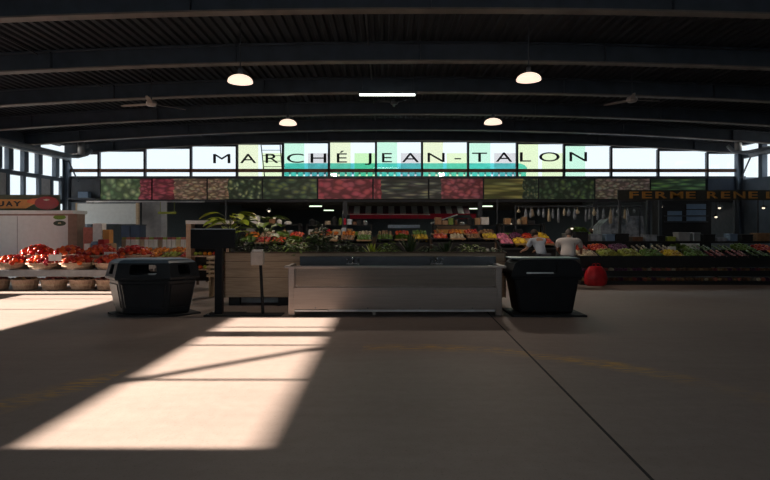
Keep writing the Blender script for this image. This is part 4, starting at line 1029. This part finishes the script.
# crate display with pale hood right behind the signboard
Y = 14.0
t = thing('display_rack', (X(205, Y), Y, 0), 'wooden display rack with a pale top behind the black signboard', 'rack')
MB().box(X(186, Y), X(191, Y), Y, Y + .5, .2, Zh(222, Y)).build('side', M['basket'], t)
MB().box(X(186, Y), X(228, Y), Y - .02, Y + .55, Zh(224, Y), Zh(220.5, Y)).build('top', M['paper'], t)
MB().box(X(191, Y), X(228, Y), Y + .3, Y + .5, .2, Zh(224, Y)).build('back', M['blackm'], t)
for zz in (.5, .85, 1.15): MB().box(X(191, Y), X(228, Y), Y + .02, Y + .3, zz, zz + .03).build('shelf', M['basket'], t)
for px in (186.5, 226): MB().box(X(px, Y), X(px, Y) + .05, Y + .02, Y + .07, 0, 1.55).build('leg', M['basket'], t)
for r_, zz in enumerate((.53, .88)):
    for i in range(7):
        put('round', ['red', 'lime', 'orange'][(i // 2 + r_) % 3], (X(194, Y) + i * .125, Y + .12, zz + .05), '%s on the %s shelf of the wooden display rack' % (['red apple', 'green apple', 'orange'][(i // 2 + r_) % 3], ('lower', 'upper')[r_]), 'fruit on the display rack', ['apple', 'apple', 'orange'][(i // 2 + r_) % 3], ['apple', 'apple', 'orange'][(i // 2 + r_) % 3])
Y = 12.4
t = thing('slatted_crate', (X(211.5, Y), Y + .2, 0), 'stack of pale slatted wood beside the black post', 'crate')
for k in range(5): MB().box(X(206.5, Y), X(216, Y), Y, Y + .4, Zh(277, Y) + k * .1, Zh(277, Y) + .055 + k * .1).build('slat', M['woodlight'], t)
for px in (208, 213.5): MB().box(X(px, Y), X(px, Y) + .04, Y + .05, Y + .35, 0, Zh(258.5, Y)).build('upright', M['woodlight'], t)

# stalls deeper in the hall -----------------------------------------------------
def stall(px0, px1, Y, lab, crates, zt=1.02, d=1.1):
    x0, x1 = X(px0, Y), X(px1, Y)
    t = thing('market_stall', ((x0 + x1) / 2, Y, 0), lab, 'stall')
    MB().prismx([(Y, zt - .05), (Y, zt), (Y + d, zt + .3), (Y + d, zt + .25)], x0, x1).build('sloped_top', M['blackm'], t)
    MB().box(x0, x1, Y + .02, Y + .05, .1, zt - .05).build('front_board', M['blackm'], t)
    for xx in (x0, x1 - .06): MB().box(xx, xx + .06, Y + .1, Y + .16, 0, zt).box(xx, xx + .06, Y + d - .1, Y + d - .04, 0, zt + .25).build('leg', M['wooddark'], t)
    n_ = len(crates) // 2; w = (x1 - x0) / n_
    for q, (k, m, l2) in enumerate(crates):
        j, i = divmod(q, n_)
        x = x0 + w * (i + .5); yy = Y + .28 + j * .54; zz = zt + .095 + j * .15
        crate(x, yy, zz, w * .94, .5, .06, M['cardboard' if (i + j) % 2 else 'crate'], '%s tray of %ss, %s, %s in %s row' % ('cardboard' if (i + j) % 2 else 'black', l2, lab.replace('stall ', ''), ords[i], ('front', 'rear')[j]), 'trays on the ' + lab)
        nm, ct = pname(l2)
        fill(x, yy, zz + .01, w * .94, .5, 2 if k == 'long' else 4, 4, k, m, '%s in a tray on the %s' % (l2, lab), '%ss on the %s' % (l2, lab), .27, 1, nm, ct, 1.15)
V = dict(t=('tomato', 'red', 'red tomato'), o=('round', 'orange', 'orange'), g=('pepper', 'green', 'green pepper'), l=('leafy', 'leafm', 'green lettuce'), y=('pepper', 'yellow', 'yellow pepper'),
         p=('round', 'pink', 'pink radish'), c=('round', 'cream', 'cream turnip'), k=('long', 'carrot', 'orange carrot'), u=('pepper', 'purple', 'purple eggplant'), b=('round', 'brownv', 'brown onion'))
def vs(s_): return [V[ch] for ch in s_]
stall(238, 300, 16.4, 'stall behind the broad leaved plants', vs('gttl' + 'ocgt'), 1.02)
stall(305, 372, 18.2, 'stall behind the black bush', vs('lcbg' + 'bkoc'), 1.05)
stall(376, 430, 19.4, 'stall behind the spiky plant', vs('gly' + 'btg'), 1.05)
stall(433, 500, 18.4, 'stall behind the right end of the planter', vs('tcby' + 'kotb'), 1.1)
stall(502, 556, 16.2, 'stall behind the black lidded bin', vs('pyct' + 'puty'), .98)
stall(575, 640, 19.9, 'stall behind the hanging bags', vs('gcb' + 'lbo'), 1.15)
# tall goods: sacks, buckets and cartons along the stall backs
r2 = random.Random(21)
zones = [(238, 300, 17.6, 'broad leaved plants'), (306, 372, 19.4, 'black bush'), (433, 500, 19.6, 'planter end'), (503, 545, 17.5, 'black lidded bin')]
mm_ = [('cardboard', 'brown'), ('paper', 'white'), ('galv', 'grey'), ('redcloth', 'red'), ('blackm', 'black'), ('cream', 'cream'), ('leafm', 'green'), ('brownv', 'tan')]
for (a, b_, Y, where) in zones:
    t = thing('storage_rack', (X((a + b_) / 2, Y), Y + .2, 0), 'dark storage rack behind the stall near the ' + where, 'rack')
    x0, x1 = X(a, Y), X(b_, Y)
    for zz in (1.30, 1.72): MB().box(x0, x1, Y, Y + .45, zz - .03, zz).build('shelf', M['blackm'], t)
    for xx in (x0, x1 - .05): MB().box(xx, xx + .05, Y, Y + .05, 0, 1.75).box(xx, xx + .05, Y + .4, Y + .45, 0, 1.75).build('upright', M['blackm'], t)
    for si, zz in enumerate((1.30, 1.72)):
        x = x0 + .08; i = 0
        while x < x1 - .3:
            w = r2.uniform(.12, .3); h = r2.uniform(.1, .34); m, c_ = r2.choice(mm_)
            if r2.random() < .88:
                if r2.random() < .5: o = MB().box(x, x + w, Y + .05, Y + .3, zz, zz + h).build('carton', M[m], bevel=.008); ct = 'carton'
                else: o = MB().lathe([(w * .38, 0), (w * .42, h * .7), (w * .25, h * .85), (w * .2, h)], (x + w / 2, Y + .18, zz), 12).build('jar', M[m], smooth=False); ct = 'jar'
                tag(o, '%s %s, %s shelf of rack near the %s, %s from left' % (c_, ct, ('middle', 'top')[si], where, (ords + ['last'] * 20)[i]), ct, 'goods on the storage racks'); i += 1
            x += w + .03
# striped awning stall in the far hall
Y = 30.0
t = thing('striped_awning', (X(410, Y), Y, 2.3), 'red and white striped awning far back in the middle of the hall', 'awning')
x0, x1 = X(342, Y), X(470, Y); n_ = 22; st = (x1 - x0) / n_
mb, m2 = MB(), MB()
for i in range(n_):
    q = mb if i % 2 == 0 else m2
    q.prismx([(Y, Zh(213.6, Y)), (Y + .8, Zh(205.6, Y)), (Y + .83, Zh(205.6, Y)), (Y + .03, Zh(213.6, Y) - .02)], x0 + i * st, x0 + (i + 1) * st)
mb.build('white_stripes', M['stripe_w'], t); m2.build('maroon_stripes', M['stripe_d'], t)
MB().box(X(350, Y), X(476, Y), Y - .04, Y, Zh(218.8, Y), Zh(213.6, Y)).build('valance', M['redcloth'], t)
MB().box(X(345, Y), X(430, Y), Y - .045, Y - .03, Zh(214.8, Y), Zh(214.1, Y)).build('white_trim', M['paper'], t)
for xx in (x0, x1): MB().box(xx - .04, xx + .04, Y + .78, Y + .86, 0, Zh(205.6, Y)).build('post', M['steel'], t)
MB().box(x0, x1, Y + .6, Y + 1.2, 0, 1.1).build('counter', M['wooddark'], t)
Y = 27.5
t = thing('menu_board', (X(405, Y), Y, 1.6), 'small pale blue board hanging below the striped awning', 'board')
MB().box(X(388, Y), X(420, Y), Y, Y + .04, Zh(228, Y), Zh(224.8, Y)).build('face', mat('pale_blue', (.55, .62, .78), .5), t)
for px in (390, 418): MB().tube([(X(px, Y), Y + .02, Zh(225, Y)), (X(px, Y), Y + .02, 3.55)], .01, 5).build('wire', M['steel'], t)
# orange roofed kiosk
Y = 25
t = thing('orange_kiosk', (X(448, Y), Y, 0), 'small kiosk with an orange front and slanting white edged roof', 'kiosk')
MB().box(X(437, Y), X(470, Y), Y, Y + .8, 0, Zh(224, Y)).build('body', M['wooddark'], t)
MB().box(X(438, Y), X(468, Y), Y - .03, Y, Zh(236, Y), Zh(229.5, Y)).build('front_panel', M['orangesign'], t)
MB().prism([(X(431, Y), Zh(223.2, Y)), (X(458, Y), Zh(215, Y)), (X(470, Y), Zh(215, Y)), (X(470, Y), Zh(218, Y)), (X(458, Y), Zh(218, Y)), (X(440, Y), Zh(224.5, Y))], Y - .2, Y + .9).build('roof', M['blackm'], t)
MB().tube([(X(430, Y), Y - .22, Zh(223.4, Y)), (X(457, Y), Y - .22, Zh(214.8, Y))], .03, 6).build('roof_edge', M['paper'], t)
# fluorescent rows of the far hall
for (xx, ys, lab) in ((5.63, (24, 30, 33.8, 41, 50), 'right'), (-3.85, (24, 30, 37), 'left')):  # foremost tube of each row is unseen, added to light the awning
    for i, y in enumerate(ys):
        ar = bpy.data.lights.new('tube_glow', 'AREA'); ar.shape = 'RECTANGLE'; ar.size = .68; ar.size_y = .1; ar.energy = 45; ar.color = (.9, 1, .85)
        ao = bpy.data.objects.new('tube_glow', ar); COL.objects.link(ao); ao.location = (xx, y, 2.77)
        t = thing('tube_light', (xx, y, 2.8), 'lit tube light, %s from the front in the %s row of the far hall' % (ords[i], lab), 'lamp', 'tube lights in the far hall')
        MB().box(xx - .34, xx + .34, y - .05, y + .05, 2.78, 2.84).build('tube', M['tube2'], t); MB().box(xx - .36, xx + .36, y - .07, y + .07, 2.84, 2.9).build('housing', M['steel'], t)
        MB().tube([(xx, y, 2.9), (xx, y, 3.55)], .012, 6).build('hanger', M['steel'], t)
# little pendant bulbs
struct(MB().tube([(-6, 20.2, 2.67), (14.0, 20.2, 2.67)], .02, 8).build('ceiling_conduit', M['blackm']))
for xx in (-5.95, 4.2, 13.95): struct(MB().tube([(xx, 20.2, 0), (xx, 20.2, 2.67)], .03, 8).build('wall_post', M['steel']))
for px, py, Y, lab in ((511, 224, 20, 'above the black lidded bin'), (572, 228.5, 20.5, 'behind the stooping person'), (594, 229.5, 21, 'left of the plastic wrapped case'), (719.5, 208, 20, 'right of the slate blue panes'), (716, 217, 20.5, 'lower one right of the slate blue panes'), (763.5, 208, 19.5, 'at the right edge'), (523, 219, 26, 'far back above the bin'), (661, 207, 21, 'left of the slate blue panes'), (269, 211, 20, 'above the olive leaved plant')):
    x, z = X(px, Y), Zh(py, Y)
    x, z, Y = X(px, 20.2), Zh(py, 20.2), 20.2; top_ = 2.66
    t = thing('bulb_lamp', (x, Y, z), 'small hanging bulb ' + lab, 'lamp', 'small bulb lamps')
    MB().lathe([(.01, -.04), (.045, -.02), (.05, 0), (.03, .03)], (x, Y, z), 10).build('bulb', M['warm'], t, smooth=True)
    MB().lathe([(.13, 0), (.06, .06), (.02, .1)], (x, Y, z + .02), 14).build('lamp_shade', M['blackm'], t)
    MB().tube([(x, Y, z + .1), (x, Y, top_)], .006, 5).build('cord', M['blackm'], t)

# ------------------------------------------------------------------ people
def skinned(name, joints, edges, m, parent, root=0, sub=2):
    me = bpy.data.meshes.new(name); off = Vector(ORG[parent.name]) if parent is not None else Vector((0, 0, 0))
    me.from_pydata([Vector(j[0]) - off for j in joints], edges, [])
    o = bpy.data.objects.new(name, me); COL.objects.link(o)
    s = o.modifiers.new('s', 'SKIN')
    for i, j in enumerate(joints):
        r = j[1]; r = (r, r) if isinstance(r, (int, float)) else r
        me.skin_vertices[0].data[i].radius = r; me.skin_vertices[0].data[i].use_root = (i == root)
    s.use_smooth_shade = True; u = o.modifiers.new('u', 'SUBSURF'); u.levels = sub; u.render_levels = sub
    bpy.context.view_layer.update(); dg = bpy.context.evaluated_depsgraph_get()
    m2 = bpy.data.meshes.new_from_object(o.evaluated_get(dg)); o.modifiers.clear(); o.data = m2; m2.materials.clear(); m2.materials.append(m)
    m2.polygons.foreach_set('use_smooth', [True] * len(m2.polygons)); m2.name = name
    if parent is not None: o.parent = parent
    else: ORG[o.name] = (0, 0, 0)
    return o
def person(x, y, face, H, lean, label, shirt, hair, reach, k=1.0):
    """face: heading; lean: forward bend at the hips (rad)"""
    f = Vector((math.cos(face), math.sin(face), 0)); s = Vector((f.y, -f.x, 0)); up = Vector((0, 0, 1)); o = Vector((x, y, 0))
    def P(a, b_, c): return o + f * a + s * b_ + up * c
    hip = .50 * H; tr = .30 * H
    def T(u, b_=0, a=0):  # point along the leaning trunk
        d = f * math.sin(lean) + up * math.cos(lean); n_ = f * math.cos(lean) - up * math.sin(lean)
        return o + up * hip + d * (u * tr) + s * b_ + n_ * a
    hd = f * math.sin(lean + .35) + up * math.cos(lean + .35)
    neck = T(1.05); head = neck + hd * (.10 * H * .9)
    J = [(T(0), (.15 * k, .11)), (T(.5), (.135 * k, .10)), (T(.9), (.15 * k, .10)), (T(1.03), (.065, .06)), (neck + hd * .05, .052), (head, (.078, .092)), (head + hd * .085, (.06, .07))]
    E = [(0, 1), (1, 2), (2, 3), (3, 4), (4, 5), (5, 6)]
    SH, TR, FT = [], [], []
    for sg in (-1, 1):
        b0 = len(J); sh = T(.92, sg * .175 * k * 1.15)
        el = sh + f * (.10 + reach * .12) - up * .24 + s * sg * .035; wr = el + f * (.20) - up * (.10 - reach * .06) + s * sg * -.02
        J += [(sh, .062), (el, .046), (wr, .032), (wr + (wr - el).normalized() * .07, (.038, .02))]
        E += [(2, b0), (b0, b0 + 1), (b0 + 1, b0 + 2), (b0 + 2, b0 + 3)]
        h = J[-1][0]; d = (wr - el).normalized(); ac = d.cross(up).normalized()
        for q in range(4):
            c0 = h + ac * (.027 - q * .018) + d * .02; L_ = (.045, .052, .048, .036)[q]
            J += [(c0, .009), (c0 + d * L_ - up * .006, .008), (c0 + d * L_ * 1.4 - up * .03, .006)]
            n2 = len(J) - 3; E += [(b0 + 3, n2), (n2, n2 + 1), (n2 + 1, n2 + 2)]
        th = wr + ac * sg * -.035 + d * .035; J += [(th, .010), (th + d * .04 - up * .01, .008)]; n2 = len(J) - 2; E += [(b0 + 2, n2), (n2, n2 + 1)]
        SH.append((sh, el))
        l0 = len(J); st_ = .0 if sg < 0 else .06
        hp, kn, an, to = P(0, sg * .09, hip - .04), P(.03 + st_, sg * .10, .27 * H), P(-.02 + st_, sg * .11, .05), P(.16 + st_, sg * .12, .035)
        J += [(hp, .085), (kn, .058), (an, .042), (to, (.045, .03))]; E += [(0, l0), (l0, l0 + 1), (l0 + 1, l0 + 2), (l0 + 2, l0 + 3)]
        TR.append((hp, kn, an)); FT.append((an, to))
    t = skinned('person', J, E, M['skin'], None); tag(t, label, 'person')
    # torso clothes
    sj = [(T(-.12), (.168 * k, .13)), (T(.3), (.155 * k, .125)), (T(.65), (.165 * k, .13)), (T(.93), (.165 * k, .135)), (T(1.06), (.09, .09))]; se = [(0, 1), (1, 2), (2, 3), (3, 4)]
    for sh, el in SH:
        b0 = len(sj); sj += [(sh, .085), (sh.lerp(el, .75), .07)]; se += [(3, b0), (b0, b0 + 1)]
    skinned('shirt', sj, se, M[shirt], t)
    tj = [(T(-.02), (.155 * k, .12))]; te = []
    for hp, kn, an in TR:
        b0 = len(tj); tj += [(hp, .10), (kn, .075), (an + up * .04, .06)]; te += [(0, b0), (b0, b0 + 1), (b0 + 1, b0 + 2)]
    skinned('trousers', tj, te, M['trouser'], t)
    for an, to in FT: skinned('shoe', [(an - f * .04 - up * .015, .045), (an + up * .02, .05), (to, (.05, .034))], [(0, 1), (1, 2)], M['shoe'], t)
    side = s; ff = side.cross(hd).normalized()
    if ff.dot(f) < 0: ff = -ff
    hc = head + hd * .045
    def put_e(name, c, rx, ry, rz, m, sub=2):
        mb = ico(rx, ry, rz, sub); rot = Matrix((side, ff, hd)).transposed().to_4x4()
        bmesh.ops.transform(mb.b, matrix=Matrix.Translation(c) @ rot, verts=mb.b.verts); return mb.build(name, m, t, smooth=True)
    put_e('hair', hc - ff * .022 + hd * .005, .10, .112, .118, M[hair], 3)
    for sg in (-1, 1):
        put_e('ear', hc + side * sg * .088 - hd * .02, .012, .022, .032, M['skin']); put_e('eye', hc + ff * .085 + side * sg * .032 - hd * .015, .012, .008, .010, M['paper'])
    put_e('nose', hc + ff * .100 - hd * .04, .014, .02, .026, M['skin']); put_e('mouth', hc + ff * .09 - hd * .075, .024, .008, .007, M['radish'])
    return t
person(X(568, 14.35), 14.35, 1.15, 1.66, .42, 'stooping person in a white T-shirt with grey hair, back turned, behind the black lidded bin', 'shirt', 'greyhair', .6, 1.35)
person(X(543, 14.9), 14.95, 1.9, 1.68, .50, 'dark haired person in a pale blue shirt leaning over produce, left of the white T-shirt', 'shirtb', 'darkhair', .8, 1.0)

# ------------------------------------------------------------------ light, sky, camera
w = bpy.data.worlds.new('sky'); sc.world = w; w.use_nodes = True
nt = w.node_tree; bg = nt.nodes['Background']; tc = nt.nodes.new('ShaderNodeTexCoord'); sp = nt.nodes.new('ShaderNodeSeparateXYZ'); rp = nt.nodes.new('ShaderNodeValToRGB')
rp.color_ramp.elements[0].position = .16; rp.color_ramp.elements[0].color = (.30, .345, .37, 1); rp.color_ramp.elements[1].position = .42; rp.color_ramp.elements[1].color = (.85, .95, 1.0, 1)
nt.links.new(tc.outputs['Generated'], sp.inputs[0]); nt.links.new(sp.outputs[2], rp.inputs[0]); nt.links.new(rp.outputs[0], bg.inputs[0])
bg.inputs[1].default_value = 3.0
sl = bpy.data.lights.new('sun', 'SUN'); sl.energy = 35; sl.angle = math.radians(.53); sl.color = (1, .84, .70)
so = bpy.data.objects.new('sun', sl); COL.objects.link(so); so.rotation_euler = (0, -(math.pi / 2 - math.atan(TE)), 0); so.location = (-30, 5, 15)
cam = bpy.data.cameras.new('camera'); co = bpy.data.objects.new('camera', cam); COL.objects.link(co)
cam.sensor_width = 36; cam.lens = F / 770 * 36; cam.shift_y = -(240 - HY) / 770; cam.clip_end = 400; cam.clip_start = .05
co.location = (0, 0, EYE); co.rotation_euler = (math.pi / 2, 0, 0); sc.camera = co
sc.view_settings.view_transform = 'Standard'; sc.view_settings.look = 'None'; sc.view_settings.gamma = 1; sc.view_settings.use_curve_mapping = False
sc.view_settings.exposure = 0.12
sc.cycles.use_denoising = True; sc.cycles.max_bounces = 10; sc.cycles.diffuse_bounces = 5; sc.cycles.transparent_max_bounces = 16; sc.cycles.sample_clamp_indirect = 6
